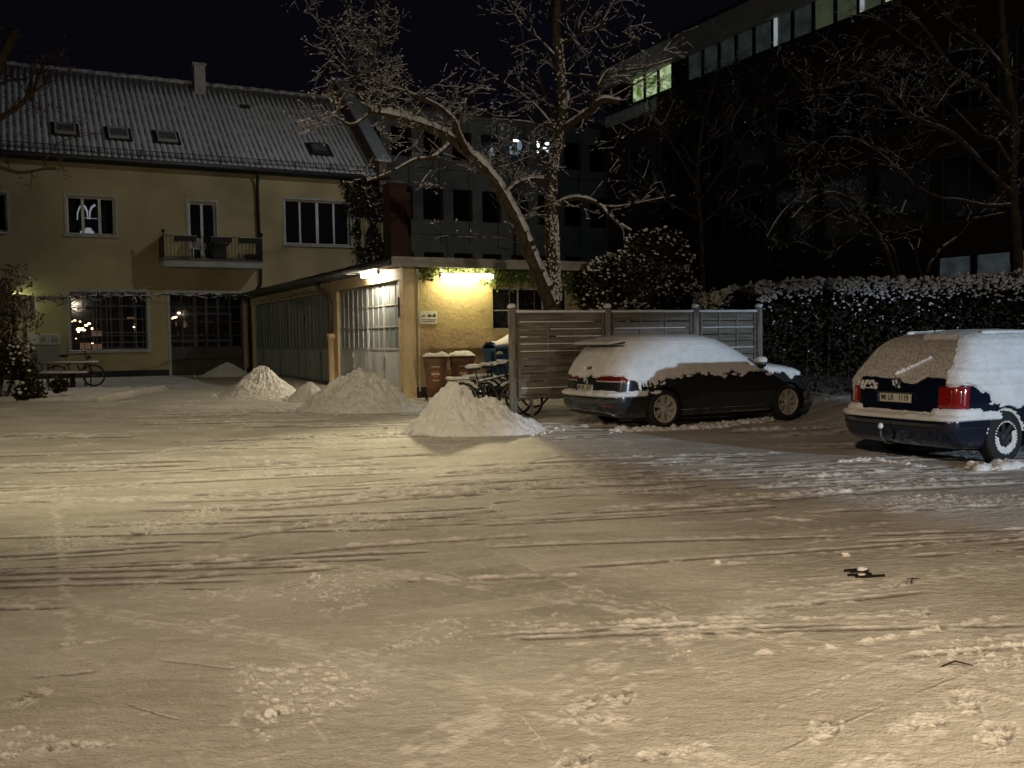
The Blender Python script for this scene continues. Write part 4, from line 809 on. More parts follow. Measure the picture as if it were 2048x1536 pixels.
for r_, (z0, z1) in enumerate(((5.0, 6.9), (8.2, 10.1))):    # unlit floors
    for y in np.arange(-4, 20, 2.4):
        mb = MB()
        mb.box(-.05, .0, y, y+1.8, z0-.06, z0); mb.box(-.05, 0, y, y+1.8, z1, z1+.06); mb.box(-.05, 0, y-.06, y, z0-.06, z1+.06); mb.box(-.05, 0, y+1.8, y+1.86, z0-.06, z1+.06); mb.box(-.04, 0, y+.88, y+.93, z0, z1)
        f = mb.build('window', M['gutter'], rb); mb = MB(); mb.quad((-.004, y, z0), (-.004, y+1.8, z0), (-.004, y+1.8, z1), (-.004, y, z1)); mb.build('pane', M['glassd'], f)
# overhead cables
mb = MB()
for (a, b_) in (((760, 228), (1120, 242)), ((790, 213), (1120, 236))):
    pts = [atY(a[0]+(b_[0]-a[0])*t, a[1]+(b_[1]-a[1])*t, 34+6*t)-np.array([0, 0, .1*math.sin(math.pi*t)]) for t in np.linspace(-.1, 1.2, 9)]; mb.tube(pts, .012, 4)
o = mb.build('overhead_cables', M['gutter']); tag(o, 'two thin cables strung in front of the grey office top', 'cable')
# ================================================================== FENCE
FT = math.atan2(.375, .927); FA = np.array([math.cos(FT), math.sin(FT), 0]); F0 = np.array([.02, 17.75, 0]); F0[2] = 0
fen = empty('lattice_fence', (F0[0], F0[1], .14), FT); tag(fen, 'weathered grey wooden slat fence topped with snow behind the left parked car', 'fence')
PIT = 2.0; FZ0, FZ1 = .36, 1.96
for k in range(4):
    u = k*PIT if k < 3 else 5.55; last = k == 3
    if not last or True:
        mb = MB(); n_ = 10
        for i in range(1): mb.tube([(u, 0, -.05), (u, 0, 2.04), (u, 0, 2.07)], [.075, .075, .05], 12)
        p = mb.build('post', M['post'], fen, True); mb = MB(); mb.lump((u, 0, 2.08), .082, k, sq=(1, 1, .65), n=8, m=12, amp=.1); mb.build('snow_cap', M['snow'], p, True)
for k in range(3):
    a, b_ = k*PIT+.10, ((k+1)*PIT if k < 2 else 5.55)-.10; mb = MB(); rr = random.Random(k)
    mb.box(a, a+.045, -.035, .035, FZ0, FZ1); mb.box(b_-.045, b_, -.035, .035, FZ0, FZ1); mb.box(a+.046, b_-.046, -.03, .03, FZ1-.04, FZ1-.001); mb.box(a+.046, b_-.046, -.03, .03, FZ0, FZ0+.04)
    nb = 11; hgt = (FZ1-FZ0-.08)/nb; L = b_-a-.09
    for i in range(nb):   # woven lamellae bending over three battens
        z0 = FZ0+.04+i*hgt+.008; z1 = z0+hgt-.016; s = 1 if i % 2 else -1; n_ = 16
        us = np.linspace(a+.046, b_-.046, n_); off_ = [s*.017*math.sin((x-a)/L*math.pi*3) for x in us]
        dz = rr.uniform(-.004, .004)
        for j in range(n_-1):
            mb.hexa([(us[j], off_[j]-.006, z0+dz), (us[j+1], off_[j+1]-.006, z0+dz), (us[j+1], off_[j+1]+.006, z0+dz), (us[j], off_[j]+.006, z0+dz), (us[j], off_[j]-.006, z1+dz), (us[j+1], off_[j+1]-.006, z1+dz), (us[j+1], off_[j+1]+.006, z1+dz), (us[j], off_[j]+.006, z1+dz)])
    pn = mb.build('slat_panel', M['wood'], fen)
    mb = MB()
    for f_ in (1/3, 2/3): mb.box(a+L*f_+.03, a+L*f_+.06, -.028, -.02, FZ0+.04, FZ1-.04)
    mb.build('batten', M['post'], pn)
    mb = MB(); x = np.linspace(a-.03, b_+.03, 60); P = []
    for t in np.linspace(0, math.pi, 7): P.append([(xx, -.045*math.cos(t), FZ1+.0+(.045+.012*float(vn(xx*6, k)))*math.sin(t)**.6) for xx in x])
    mb.grid(np.array(P)); mb.build('snow', M['snow'], pn, True)
    mb = MB()
    for i in range(1, nb):   # thin snow lines lying on some slats
        if rr.random() < .55:
            z = FZ0+.04+i*hgt; aa = a+.05+rr.random()*.5*L*(rr.random() < .4); bb = b_-.05-rr.random()*.5*L*(rr.random() < .4)
            mb.tube([(t, -.028, z+.004) for t in np.linspace(aa, bb, 12)], .010, 5)
    mb.build('slat_snow', M['snow'], pn, True)
    mb = MB()
    for u in (a+.25, b_-.3): mb.box(u, u+.05, -.02, .02, .02, FZ0-.001)
    mb.build('leg', M['post'], fen)

# ================================================================== BINS
def taper(mb, w0, d0, w1, d1, z0, z1, cx=0, cy=0):
    mb.hexa([(cx-w0/2, cy-d0/2, z0), (cx+w0/2, cy-d0/2, z0), (cx+w0/2, cy+d0/2, z0), (cx-w0/2, cy+d0/2, z0), (cx-w1/2, cy-d1/2, z1), (cx+w1/2, cy-d1/2, z1), (cx+w1/2, cy+d1/2, z1), (cx-w1/2, cy+d1/2, z1)])
def snowpad(w_, d_, z, h, seed, parent, name='snow'):
    X, Y = np.meshgrid(np.linspace(-w_/2, w_/2, 40), np.linspace(-d_/2, d_/2, 40)); e = np.minimum((w_/2-np.abs(X))/(.25*w_), (d_/2-np.abs(Y))/(.25*d_)); e = np.clip(e, 0, 1)
    Z = z+h*(e**.55)*(1+.7*fbm(X*4+seed, Y*4, 3, seed))+.0; mb = MB(); mb.grid(np.stack([X*(1+.02*vn(Y*20, X, 2)), Y, Z], -1)); return mb.build(name, M['snow'], parent, True)
def bin_(loc, rz, label):
    e = empty('wheelie_bin', loc, rz); tag(e, label, 'bin', 'brown wheelie bins on the garage wall')
    mb = MB(); taper(mb, .42, .50, .56, .66, .10, 1.0); taper(mb, .60, .70, .60, .70, .94, 1.0)
    for x in (-.29, .29): pass
    b_ = mb.build('body', M['binb'], e); mb = MB()
    for x in (-.24, -.18, .18, .24): mb.box(x*1.0-.008, x+.008, -.338, -.325, .80, .92)
    for y in (-.15, -.05): mb.box(-.285, -.27, y, y+.02, .80, .92)
    mb.build('ribs', M['rust'], b_)
    mb = MB(); taper(mb, .61, .72, .54, .60, 1.002, 1.07); lid = mb.build('lid', M['binb'], e)
    mb = MB(); mb.tube([(-.22, .38, 1.0), (.22, .38, 1.0)], .018, 8); mb.build('handle', M['binb'], lid)
    for x in (-.24, .24): mb = MB(); mb.torus((x, .26, .10), (1, 0, 0), .075, .028, 20, 8); mb.build('wheel', M['tyre'], e, True)
    # emblem: red ring with a pale bar, two pale bars above and below
    y = -.305; sl = (.66-.50)/2/.9
    def fy(z): return -(.25+(z-.10)*sl)-.004
    mb = MB(); zc = .64
    for i in range(28):
        t0, t1 = 2*math.pi*i/28, 2*math.pi*(i+1)/28
        mb.add([(r_*math.cos(t), fy(zc+r_*math.sin(t)), zc+r_*math.sin(t)) for r_, t in ((.062, t0), (.062, t1), (.080, t1), (.080, t0))], [(0, 1, 2, 3)])
    em = mb.build('emblem_ring', M['redp'], b_); mb = MB()
    for z0, z1, w_ in ((.615, .665, .10), (.475, .50, .08), (.80, .82, .10)):
        mb.add([(-w_, fy(z0)-.002, z0), (w_, fy(z0)-.002, z0), (w_, fy(z1)-.002, z1), (-w_, fy(z1)-.002, z1)], [(0, 1, 2, 3)])
    mb.build('emblem_bar', M['cream'], b_)
    snowpad(.64, .74, 1.055, .10, loc[0]*7, e); return e
def onw(u, d): p = np.array(G0)+A*u+B*d; return (p[0], p[1], float(gz(p[0], p[1])))
b1 = bin_(onw(.47, -.80), TH-.42, 'brown wheelie bin with a round red emblem, left of the pair'); b2 = bin_(onw(1.20, -.72), TH-.35, 'brown wheelie bin right of the pair, half behind the bicycles')
e = empty('waste_container', onw(2.66, -.68), TH-.12); tag(e, 'large blue four-wheeled waste container with snow on its curved lid', 'container')
mb = MB(); taper(mb, 1.10, .72, 1.30, .98, .28, 1.18); taper(mb, 1.36, 1.04, 1.36, 1.04, 1.16, 1.22); bd = mb.build('body', M['blue'], e)
for x in (-.63, .63):
    mb = MB(); mb.hexa([(x-.05, -.2, .5), (x+.05, -.2, .5), (x+.05, .2, .5), (x-.05, .2, .5), (x-.09, -.28, 1.15), (x+.09, -.28, 1.15), (x+.09, .28, 1.15), (x-.09, .28, 1.15)]); mb.build('side_cheek', M['blue'], bd)
mb = MB(); n_ = 12; P = [[(x, .5*math.cos(t), 1.22+.12*math.sin(t)**.8) for x in (-.67, -.3, 0, .3, .67)] for t in np.linspace(0.02, math.pi-.02, n_)]; mb.grid(np.array(P)); mb.build('lid', M['blue'], e, True)
mb = MB(); P = [[(x, .47*math.cos(t), 1.23+(.17+.05*float(fbm(x*3, t*1.5, 3, 4))+.20*math.exp(-((x-.05)/.32)**2))*math.sin(t)**.5) for x in np.linspace(-.64, .66, 40)] for t in np.linspace(0.05, math.pi-.05, 24)]; mb.grid(np.array(P)); mb.build('snow', M['snow'], e, True)
for x in (-.58, .0, .58):
    mb = MB(); mb.tube([(x-.07, -.52, 1.10), (x-.07, -.58, 1.10), (x+.07, -.58, 1.10), (x+.07, -.52, 1.10)], .016, 6); mb.lump((x, -.58, 1.13), .05, 3, sq=(1.4, 1, .5)); mb.build('handle', M['sign'], e, True)
for x in (-.45, .45):
    for y in (-.28, .28): mb = MB(); mb.torus((x, y, .10), (1, 0, 0), .075, .025, 18, 6); mb.box(x-.03, x+.03, y-.03, y+.03, .1, .29); mb.build('wheel', M['tyre'], e)

# ================================================================== BICYCLES
def bike(loc, rz, lean, label, group, snow=True, fcol='iron', rack=True, basket=False, hb=1.0):
    e = empty('bicycle', loc, rz); e.rotation_euler = (lean, 0, rz); tag(e, label, 'bicycle', group)
    Rw = .335; wb = 1.06
    for x in (0, wb):
        mb = MB(); mb.torus((x, 0, Rw), (0, 1, 0), Rw-.02, .019, 40, 7); w_ = mb.build('wheel', M['tyre'], e, True)
        mb = MB(); mb.torus((x, 0, Rw), (0, 1, 0), Rw-.045, .010, 36, 5); mb.lathe((x, 0, Rw), (0, 1, 0), [(-.04, 0), (-.04, .02), (.04, .02), (.04, 0)], 10)
        for i in range(16):
            t = math.pi*2*i/16; mb.tube([(x, .015*(-1)**i, Rw), (x+(Rw-.05)*math.cos(t), 0, Rw+(Rw-.05)*math.sin(t))], .002, 3, False)
        mb.build('rim', M['chrome'], w_)
        mb = MB(); t = np.linspace(.15, 2.5, 14) if x == 0 else np.linspace(.5, 2.9, 14)
        P = [[(x+(Rw+.025)*math.cos(a), y, Rw+(Rw+.025)*math.sin(a)) for a in t] for y in (-.03, 0, .03)]; mb.grid(np.array(P)); fd = mb.build('mudguard', M[fcol], e, True)
        if snow:
            mb = MB()
            for a in np.linspace(.7, 2.3, 14): mb.lump((x+(Rw+.035)*math.cos(a), 0, Rw+(Rw+.035)*math.sin(a)), .032, a*9, sq=(1.5, .9, .7), n=5, m=7)
            mb.build('mudguard_snow', M['snow'], fd, True)
    mb = MB(); bb = (.44, 0, .30); st = (.30, 0, .78); ht = (.88, 0, .86); hb_ = (.92, 0, .70)
    mb.tube([(0, 0, Rw), bb], .012, 6); mb.tube([bb, st], .017, 8); mb.tube([bb, hb_], .02, 8); mb.tube([(st[0]+.01, 0, .68), (ht[0], 0, .80)], .018, 8); mb.tube([(0, 0, Rw), (.32, 0, .70)], .010, 6); mb.tube([hb_, ht], .022, 8)
    fr = mb.build('frame', M[fcol], e, True)
    mb = MB(); mb.tube([hb_, (.96, .05, .60), (wb, .05, Rw)], .012, 6); mb.tube([hb_, (.96, -.05, .60), (wb, -.05, Rw)], .012, 6); mb.build('fork', M[fcol], e, True)
    mb = MB(); mb.tube([ht, (.86, 0, 1.0*hb)], .014, 8); mb.tube([(.70, -.30, 1.03*hb), (.80, -.24, 1.05*hb), (.90, 0, 1.02*hb), (.80, .24, 1.05*hb), (.70, .30, 1.03*hb)], .012, 8); hbo = mb.build('handlebar', M['iron'], e, True)
    mb = MB(); mb.lump((.96, 0, .90), .05, 2, sq=(1.2, 1, 1)); mb.build('headlight', M['plast'], e, True)
    mb = MB(); mb.tube([st, (.28, 0, .92)], .013, 8); mb.lump((.24, 0, .95), .13, 1, sq=(1.15, .68, .32), n=8, m=14, amp=.1); sd = mb.build('saddle', M['plast'], e, True)
    mb = MB(); mb.torus(bb, (0, 1, 0), .09, .006, 24, 4); mb.tube([(.44, -.06, .30), (.52, -.08, .14)], .01, 6); mb.tube([(.44, .06, .30), (.36, .08, .46)], .01, 6); mb.box(.48, .56, -.16, -.07, .12, .145); mb.box(.32, .40, .07, .16, .45, .475); mb.build('crank', M['iron'], e)
    if snow:
        mb = MB(); mb.lump((.24, 0, .985), .14, 4, sq=(1.15, .72, .42), n=8, m=14, amp=.2); mb.build('saddle_snow', M['snow'], sd, True)
        mb = MB()
        for y in np.linspace(-.28, .28, 12): mb.lump((.90-.65*abs(y), y, 1.045*hb+.02), .030, y*30+5, sq=(1.1, 1.5, .8), n=5, m=7)
        mb.build('handlebar_snow', M['snow'], hbo, True)
        mb = MB()
        for t in np.linspace(0, 1, 10): mb.lump((.33+.5*t, 0, .70+.11*t), .022, t*20, sq=(1.8, 1, .8), n=5, m=7)
        mb.build('frame_snow', M['snow'], fr, True)
    if rack:
        mb = MB(); mb.tube([(-.28, -.06, .72), (.26, -.06, .74)], .006, 5); mb.tube([(-.28, .06, .72), (.26, .06, .74)], .006, 5); mb.tube([(-.28, -.06, .72), (-.28, .06, .72)], .006, 5); mb.tube([(0, .06, Rw), (-.1, .06, .72)], .006, 5); mb.tube([(0, -.06, Rw), (-.1, -.06, .72)], .006, 5); rk = mb.build('luggage_rack', M['iron'], e)
        if snow:
            mb = MB()
            for t in np.linspace(-.26, .1, 7): mb.lump((t, 0, .755), .06, t*20+3, sq=(1.1, 1.1, .5), n=6, m=9)
            mb.build('rack_snow', M['snow'], rk, True)
    if basket:
        mb = MB(); taper(mb, .26, .22, .34, .30, .78, 1.0, 1.1, 0); bk = mb.build('basket', M['iron'], e); mb = MB(); mb.lump((1.1, 0, 1.0), .17, 8, sq=(1, .9, .5), n=8, m=12); mb.build('basket_snow', M['snow'], bk, True)
    return e
GB = 'snowed-in bicycles by the fence end'
def bp(x, y): return (x, y, float(gz(x, y)))
bike(bp(-.98, 18.9), -.15, .10, 'bicycle with long flat rack pointing left, front of the snowy cluster', GB)
bike(bp(-.78, 19.6), -.55, -.08, 'bicycle with thickly snowed saddle in the middle of the cluster', GB, basket=True)
bike(bp(-.55, 20.3), .25, .12, 'bicycle at the back of the cluster before the blue container', GB, fcol='blue')
bike(bp(.35, 18.7), 2.5, -.1, 'bicycle half hidden behind the wooden fence post', GB, rack=False)
bike(bp(-13.75, 28.75), .12, .12, 'dark bicycle leaning behind the picnic table at the left', None, snow=False)
for o_ in [o for o in COL.objects if o.name.startswith('bicycle') and 'group' in o and not o['group']]: del o_['group']

# ================================================================== PICNIC TABLE, BOX, SIGNBOARD
gl = lambda x, y: float(gz(x, y))
zt = gl(-13, 28)
e = empty('beer_table', (-13.1, 28.05, zt), .03); tag(e, 'narrow snow-dusted outdoor table with a red-brown edge in front of the house', 'table')
mb = MB(); mb.box(-.95, .85, -.27, .25, .725, .752); tp = mb.build('tabletop', M['table'], e); mb = MB(); X, Y = np.meshgrid(np.linspace(-.95, .85, 60), np.linspace(-.27, .25, 14)); mb.hexa([(-.94, -.265, .753), (.84, -.265, .753), (.84, .245, .753), (-.94, .245, .753), (-.93, -.25, .80), (.83, -.25, .80), (.83, .23, .80), (-.93, .23, .80)]); mb.grid(np.stack([X*.98, Y*.95, .800+.018*(fbm(X*5, Y*5, 3, 2)+.6)], -1)); mb.build('snow', M['snow'], tp, True)
for s in (-1, 1):
    mb = MB(); x = -.05+s*.62; mb.tube([(x, -.2, 0), (x, -.2, .72)], .02, 6); mb.tube([(x, .2, 0), (x, .2, .72)], .02, 6); mb.tube([(x, -.2, .08), (x, .2, .08)], .014, 6); mb.tube([(x, -.02, .08), (x-s*.3, -.02, .70)], .018, 6); mb.build('leg', M['iron'], e)
e = empty('beer_bench', (-13.1, 27.4, gl(-13, 27.4)), .02); tag(e, 'snow-dusted wooden bench with a red-brown edge, nearest side of the table', 'bench')
mb = MB(); mb.box(-1.15, .82, -.14, .13, .45, .478); st = mb.build('seat', M['table'], e); mb = MB(); X, Y = np.meshgrid(np.linspace(-1.15, .82, 60), np.linspace(-.14, .13, 10)); mb.hexa([(-1.14, -.135, .479), (.81, -.135, .479), (.81, .125, .479), (-1.14, .125, .479), (-1.13, -.12, .525), (.80, -.12, .525), (.80, .11, .525), (-1.13, .11, .525)]); mb.grid(np.stack([X*.98, Y*.93, .525+.018*(fbm(X*5, Y*5, 3, 6)+.6)], -1)); mb.build('snow', M['snow'], st, True)
for x in (-.8, .42):
    mb = MB(); mb.box(x-.03, x+.03, -.12, -.07, 0, .449); mb.box(x-.03, x+.03, .06, .11, 0, .449); mb.box(x-.02, x+.02, -.07, .06, .1, .14); mb.build('leg', M['iron'], e)
e = empty('planter_box', (-12.15, 24.0, gl(-12.1, 24)), .1); tag(e, 'dark square planter box under the snowy bush at the left', 'planter')
mb = MB(); mb.box(-.2, .12, -.16, .16, 0, .42); mb.build('box', M['gutter'], e); mb = MB(); mb.lump((-.04, 0, .43), .17, 3, sq=(1, .9, .22), n=8, m=12); mb.build('snow', M['snow'], e, True)
e = empty('sign_board', (-12.42, 24.35, gl(-12.4, 24.3)), -.1); tag(e, 'weathered whitish sign board on a post tangled in the bush at the left edge', 'sign')
mb = MB(); mb.box(-.06, .06, -.03, .03, 0, 2.1); mb.build('post', M['slab'], e); mb = MB(); mb.box(-.95, .30, -.06, -.032, 2.02, 2.58); bd = mb.build('board', M['slab'], e)
mb = MB(); mb.box(.28, .33, -.065, -.02, 2.0, 2.6); mb.box(-.95, .28, -.066, -.02, 2.0, 2.03); mb.build('frame', M['white'], bd)
# ================================================================== CARS
class Body:
    """body as a stack of rounded plan outlines: level -> z, rear x, front x, half width"""
    def __init__(s, lv, p=3.2, N=360, pf=2.5, Lr=.42, Lf=.95):
        lv = np.array(lv, float); t = np.concatenate([[0], np.cumsum(np.hypot(np.diff(lv[:, 0])*1.0, np.diff(lv[:, 1])*.6)+np.abs(np.diff(lv[:, 2]))*.25)])
        s.t = t/t[-1]; s.lv = lv; s.N = N
        s.Lr, s.Lf = Lr, Lf   # outline: flat rear, rounded rear corner, straight flank, rounded nose (starts at rear centre, right side first)
        k = np.linspace(0, math.pi/2, 900); yr = np.sin(k)**(2/p); ar = 1-np.cos(k)**(2/p); yf = np.cos(k)**(2/pf); af = np.sin(k)**(2/pf); st = np.linspace(0, 1, 300)[1:-1]
        a = np.concatenate([ar, 1+0*st, 1+0*af]); m = np.concatenate([0*ar, st, 1+0*af]); f = np.concatenate([0*ar, 0*st, af]); y = -np.concatenate([yr, 1+0*st, yf])
        a, m, f, y = [np.concatenate([v, g*v[::-1][1:]]) for v, g in ((a, 1), (m, 1), (f, 1), (y, -1))]
        X_ = a*Lr+m*(4.7-Lr-Lf)+f*Lf; L = np.concatenate([[0], np.cumsum(np.hypot(np.diff(X_), np.diff(y)*.9))]); L /= L[-1]; q = np.arange(N)/N
        s.ta, s.tm, s.tf, s.cy = [np.interp(q, L, v) for v in (a, m, f, y)]
    def lev(s, t):
        k = 5; tt = np.asarray(t, float)
        return np.stack([sum(np.interp(np.clip(tt+d, 0, 1), s.t, s.lv[:, i])*wt for d, wt in ((-.008, .25), (0, .5), (.008, .25))) for i in range(4)], -1)
    def pos(s, q, t):
        """q in [0,1) around, t level"""
        q = np.asarray(q) % 1; L = s.lev(t); i = q*s.N
        ip = lambda v: np.interp(i, np.arange(s.N+1), np.append(v, v[0]))
        ta, tm, tf, cy = ip(s.ta), ip(s.tm), ip(s.tf), ip(s.cy); full = L[..., 2]-L[..., 1]; sc = np.minimum(1, full/(s.Lr+s.Lf)*.8); lr = s.Lr*sc*(.55+.45*np.minimum(1, L[..., 3]/.9)); lf = s.Lf*sc
        return np.stack([L[..., 1]+lr*ta+(full-lr-lf)*tm+lf*tf, L[..., 3]*cy, L[..., 0]+0*cy], -1)
    def grid(s, q, t):
        Q, T = np.meshgrid(q, t); P = s.pos(Q, T); e = 1e-3
        du = s.pos(Q+e, T)-s.pos(Q-e, T); dv = s.pos(Q, np.clip(T+e, 0, 1))-s.pos(Q, np.clip(T-e, 0, 1)); n = np.cross(du, dv); n /= np.linalg.norm(n, axis=-1, keepdims=True)+1e-9
        return P, n
    def t_of_z(s, z):
        tt = np.linspace(0, 1, 800); zz = s.lev(tt)[:, 0]; return float(np.interp(z, zz, tt))
    def q_of_y(s, y, z, left=False):   # at the rear
        t = s.t_of_z(z); q = np.linspace(0, .25, 500); P = s.pos(q, np.full(500, t)); r = float(np.interp(-abs(y), P[::-1, 1] if P[0, 1] > P[-1, 1] else P[:, 1], q[::-1] if P[0, 1] > P[-1, 1] else q)); return r if y <= 0 else 1-r
    def q_of_x(s, x, z):   # right flank
        t = s.t_of_z(z); q = np.linspace(.02, .49, 900); P = s.pos(q, np.full(900, t)); return float(np.interp(x, P[:, 0], q))
def patch(B_, q0, q1, z0, z1, off, name, mt, par, nq=24, nz=8, shape=None, thick=True):
    t0, t1 = B_.t_of_z(z0), B_.t_of_z(z1); q = np.linspace(q0, q1, nq); t = np.linspace(t0, t1, nz); P, n = B_.grid(q, t)
    keep = None
    if shape is not None: keep = shape(P)
    O = P+n*off
    if keep is None:
        O[0] = P[0]-n[0]*.004; O[-1] = P[-1]-n[-1]*.004; O[:, 0] = P[:, 0]-n[:, 0]*.004; O[:, -1] = P[:, -1]-n[:, -1]*.004
    mb = MB(); mb.grid(O, keep); return mb.build(name, mt, par, True)
def carbody(B_, par, mt, arches, name='body'):
    q = np.arange(B_.N)/B_.N; t = np.linspace(0, 1, 110); P, n = B_.grid(q, t)
    vs = P.reshape(-1, 3); mb = MB(); mb.grid(P, closeu=True)
    N = B_.N; k = len(mb.v); m = 109*N
    mb.add([tuple(P[-1].mean(0)+np.array([0, 0, .004]))], []); mb.f += [(m+i, m+(i+1) % N, k) for i in range(N)]; mb.mi += [0]*N
    mb.f.append(tuple(range(N))[::-1]); mb.mi.append(0)
    V = np.array(mb.v); bad = np.zeros(len(V), bool)
    for x, r_ in arches:      # wheel arches: rim vertices snapped to the circle, faces inside removed
        dx = V[:, 0]-x; dz = V[:, 2]-.33; d = np.hypot(dx, dz)+1e-9; m_ = np.abs(V[:, 1]) > .5; ins = m_ & (d < r_); sn = ins & (d > r_-.035)
        V[sn, 0] = x+dx[sn]/d[sn]*r_; V[sn, 2] = .33+dz[sn]/d[sn]*r_; bad |= ins & ~sn
    mb.v = V.tolist(); keep = [k for k, f in enumerate(mb.f) if len(f) > 10 or not any(bad[i] for i in f)]; mb.f = [mb.f[k] for k in keep]; mb.mi = [mb.mi[k] for k in keep]
    o = mb.build(name, mt, par, True)
    for x, r_ in arches:
        for s_ in (-1, 1):
            lin = MB(); a = np.linspace(-.35, math.pi+.35, 30); lin.grid(np.array([[(x+(r_+.002)*math.cos(t), s_*y, .33+(r_+.002)*math.sin(t)) for t in a] for y in (.55, .905 if r_ > .37 else .865)]))
            lin.add([(x+r_*math.cos(t), s_*.55, .33+r_*math.sin(t)) for t in a], [tuple(range(30))]); lin.build('wheel_arch', M['plast'], par)
    return o
def snowshell(B_, par, thick, name, mt, q0=0, q1=1, nq=760, nt=260, t0=0, cap=True):
    full = q1-q0 >= 1; q = np.linspace(q0, q1, nq, endpoint=not full); t = np.linspace(t0, 1, nt); P, n = B_.grid(q, t); Q, T = np.meshgrid(q, t)
    h = thick(P, n, Q); O = P+n*np.where(h > 0, h, -.006)[..., None]; O[..., 2] += np.where(h > 0, .0, 0)
    keep = h > -.5; keep &= (h > 0)
    k2 = keep.copy(); k2[1:] |= keep[:-1]; k2[:-1] |= keep[1:]; k2[:, 1:] |= keep[:, :-1]; k2[:, :-1] |= keep[:, 1:]
    mb = MB(); mb.grid(O, k2 & keep, closeu=full)
    if cap and full:
        c = len(mb.v); top = O[-1]; mb.add(top.tolist()+[tuple(top.mean(0)+np.array([0, 0, .01]))], []); N = len(top); mb.f += [(c+i, c+(i+1) % N, c+N) for i in range(N)]; mb.mi += [0]*N
    return mb.build(name, mt, par, True)
def wheel(par, x, y, Rt, Rr, wd, spokes, mt, snow=0, label=None, style='alloy'):
    s = 1 if y > 0 else -1; c = (x, y, Rt); mb = MB()
    mb.lathe(c, (0, s, 0), [(-wd, Rr), (-wd, Rt-.03), (-wd+.03, Rt), (-.03, Rt), (-.004, Rt-.03), (0, Rr+.03), (-.006, Rr)], 48); ty = mb.build('wheel', M['tyre'], par, True)
    mb = MB(); mb.lathe(c, (0, s, 0), [(-.004, Rr+.004), (-.002, Rr-.012), (-.02, Rr-.022), (-.12, Rr-.03), (-.13, .02)], 48)
    mb.lathe(c, (0, s, 0), [(-.05, .06), (-.02, .055), (-.012, .03), (-.012, 0)], 20)
    for i in range(spokes):
        t = 2*math.pi*i/spokes
        for dt in ((-.09, .09) if style == 'alloy' else (0,)):
            w_ = .016 if style == 'alloy' else .034; a = t; b_ = t+dt*1.6; ps = []
            for (r_, ang, d) in ((.04, a, -.03), (Rr-.02, b_, -.014)):
                for (dw, dd) in ((-w_, 0), (w_, 0), (w_, -.03), (-w_, -.03)):
                    xx = r_*math.cos(ang)-dw*math.sin(ang); zz = r_*math.sin(ang)+dw*math.cos(ang); ps.append((x+xx, y+s*(d+dd), Rt+zz))
            mb.hexa([ps[0], ps[1], ps[2], ps[3], ps[4], ps[5], ps[6], ps[7]])
    rm = mb.build('rim', mt, ty, False)
    mb = MB(); mb.lathe(c, (0, s, 0), [(-.135, Rr), (-.134, 0)], 24); mb.build('brake_disc', M['plast'], ty)
    if snow:
        mb = MB(); rr = random.Random(3)
        for t in np.linspace(math.pi*1.02, math.pi*2.1, 26):
            for r_ in ((Rr-.02), (Rr-.06)): mb.lump((x+r_*math.cos(t), y-s*.015, Rt+r_*math.sin(t)), rr.uniform(.018, .034), t*9, sq=(1, .5, 1), n=5, m=7)
        for t in np.linspace(.25, math.pi-.1, 24): mb.lump((x+(Rt+.015)*math.cos(t), y-s*.08, Rt+(Rt+.015)*math.sin(t)), rr.uniform(.025, .04), t*9, sq=(1, 2.2, .8), n=5, m=7)
        for t in np.linspace(0, 6.28, 34): mb.lump((x+(Rr-.012)*math.cos(t), y-s*.004, Rt+(Rr-.012)*math.sin(t)), .012, t*9, sq=(1.5, .5, 1), n=4, m=6)
        mb.build('wheel_snow', M['snow'], ty, True)
    return ty
def numplate(par, x, z, txt, tilt=0, y=0, left=None):
    e = MB(); e.box(-.26, .26, -.006, 0, -.055, .055); p = e.build('number_plate', M['plate'], par); p.location = (x, y, z); p.rotation_euler = (tilt, 0, -math.pi/2)
    mb = MB(); mb.box(-.257, -.222, -.0075, -.0062, -.052, .052); mb.build('euro_band', M['eu'], p)
    mb = MB(); mb.torus((-.24, -.0078, .02), (0, 1, 0), .010, .0014, 12, 4); mb.build('star_ring', M['cream'], p)
    mb = MB()
    for s in (-1, 1): mb.box(-.258, .258, -.0072, -.0062, s*.052-.0018, s*.052+.0018)
    mb.box(.2555, .2585, -.0072, -.0062, -.05, .05); mb.box(-.2585, -.2555, -.0072, -.0062, -.05, .05); mb.build('plate_rim', M['ink'], p)
    for s, xx in txt:
        text_mesh('plate_text', s, .098, M['ink'], p, (xx, -.0072, 0), (R(90), 0, 0), .0008, .80)
    mb = MB()
    for zz in (.017, -.018): mb.lathe((-.128, -.0068, zz), (0, -1, 0), [(0, .0), (.001, .0), (.001, .013), (0, .013)], 16)
    mb.build('plate_seal', M['gutter'], p); return p
def badge(par, x, z, tilt=0, r_=.055, snow=True):
    e = MB(); e.torus((0, 0, 0), (0, 1, 0), r_, .005, 28, 6)
    for pts in [[(-.55, .75), (-.12, -.05), (0, .2), (.12, -.05), (.55, .75)], [(-.88, .42), (-.42, -.80), (0, .05), (.42, -.80), (.88, .42)]]:
        pts = [(a*r_, -.003, b_*r_) for a, b_ in pts]
        for a, b_ in zip(pts, pts[1:]): e.tube([a, b_], .0045, 5)
    p = e.build('badge', M['chrome'], par); p.location = (x, 0, z); p.rotation_euler = (tilt, 0, -math.pi/2)
    if snow:
        mb = MB()
        for i in range(9): mb.lump((r_*1.0*math.sin(i*2.1), -.01, -.01+r_*.8*math.cos(i*2.3)), .014, i, sq=(1.2, .5, 1), n=5, m=7)
        mb.build('badge_snow', M['snow'], p, True)
    return p
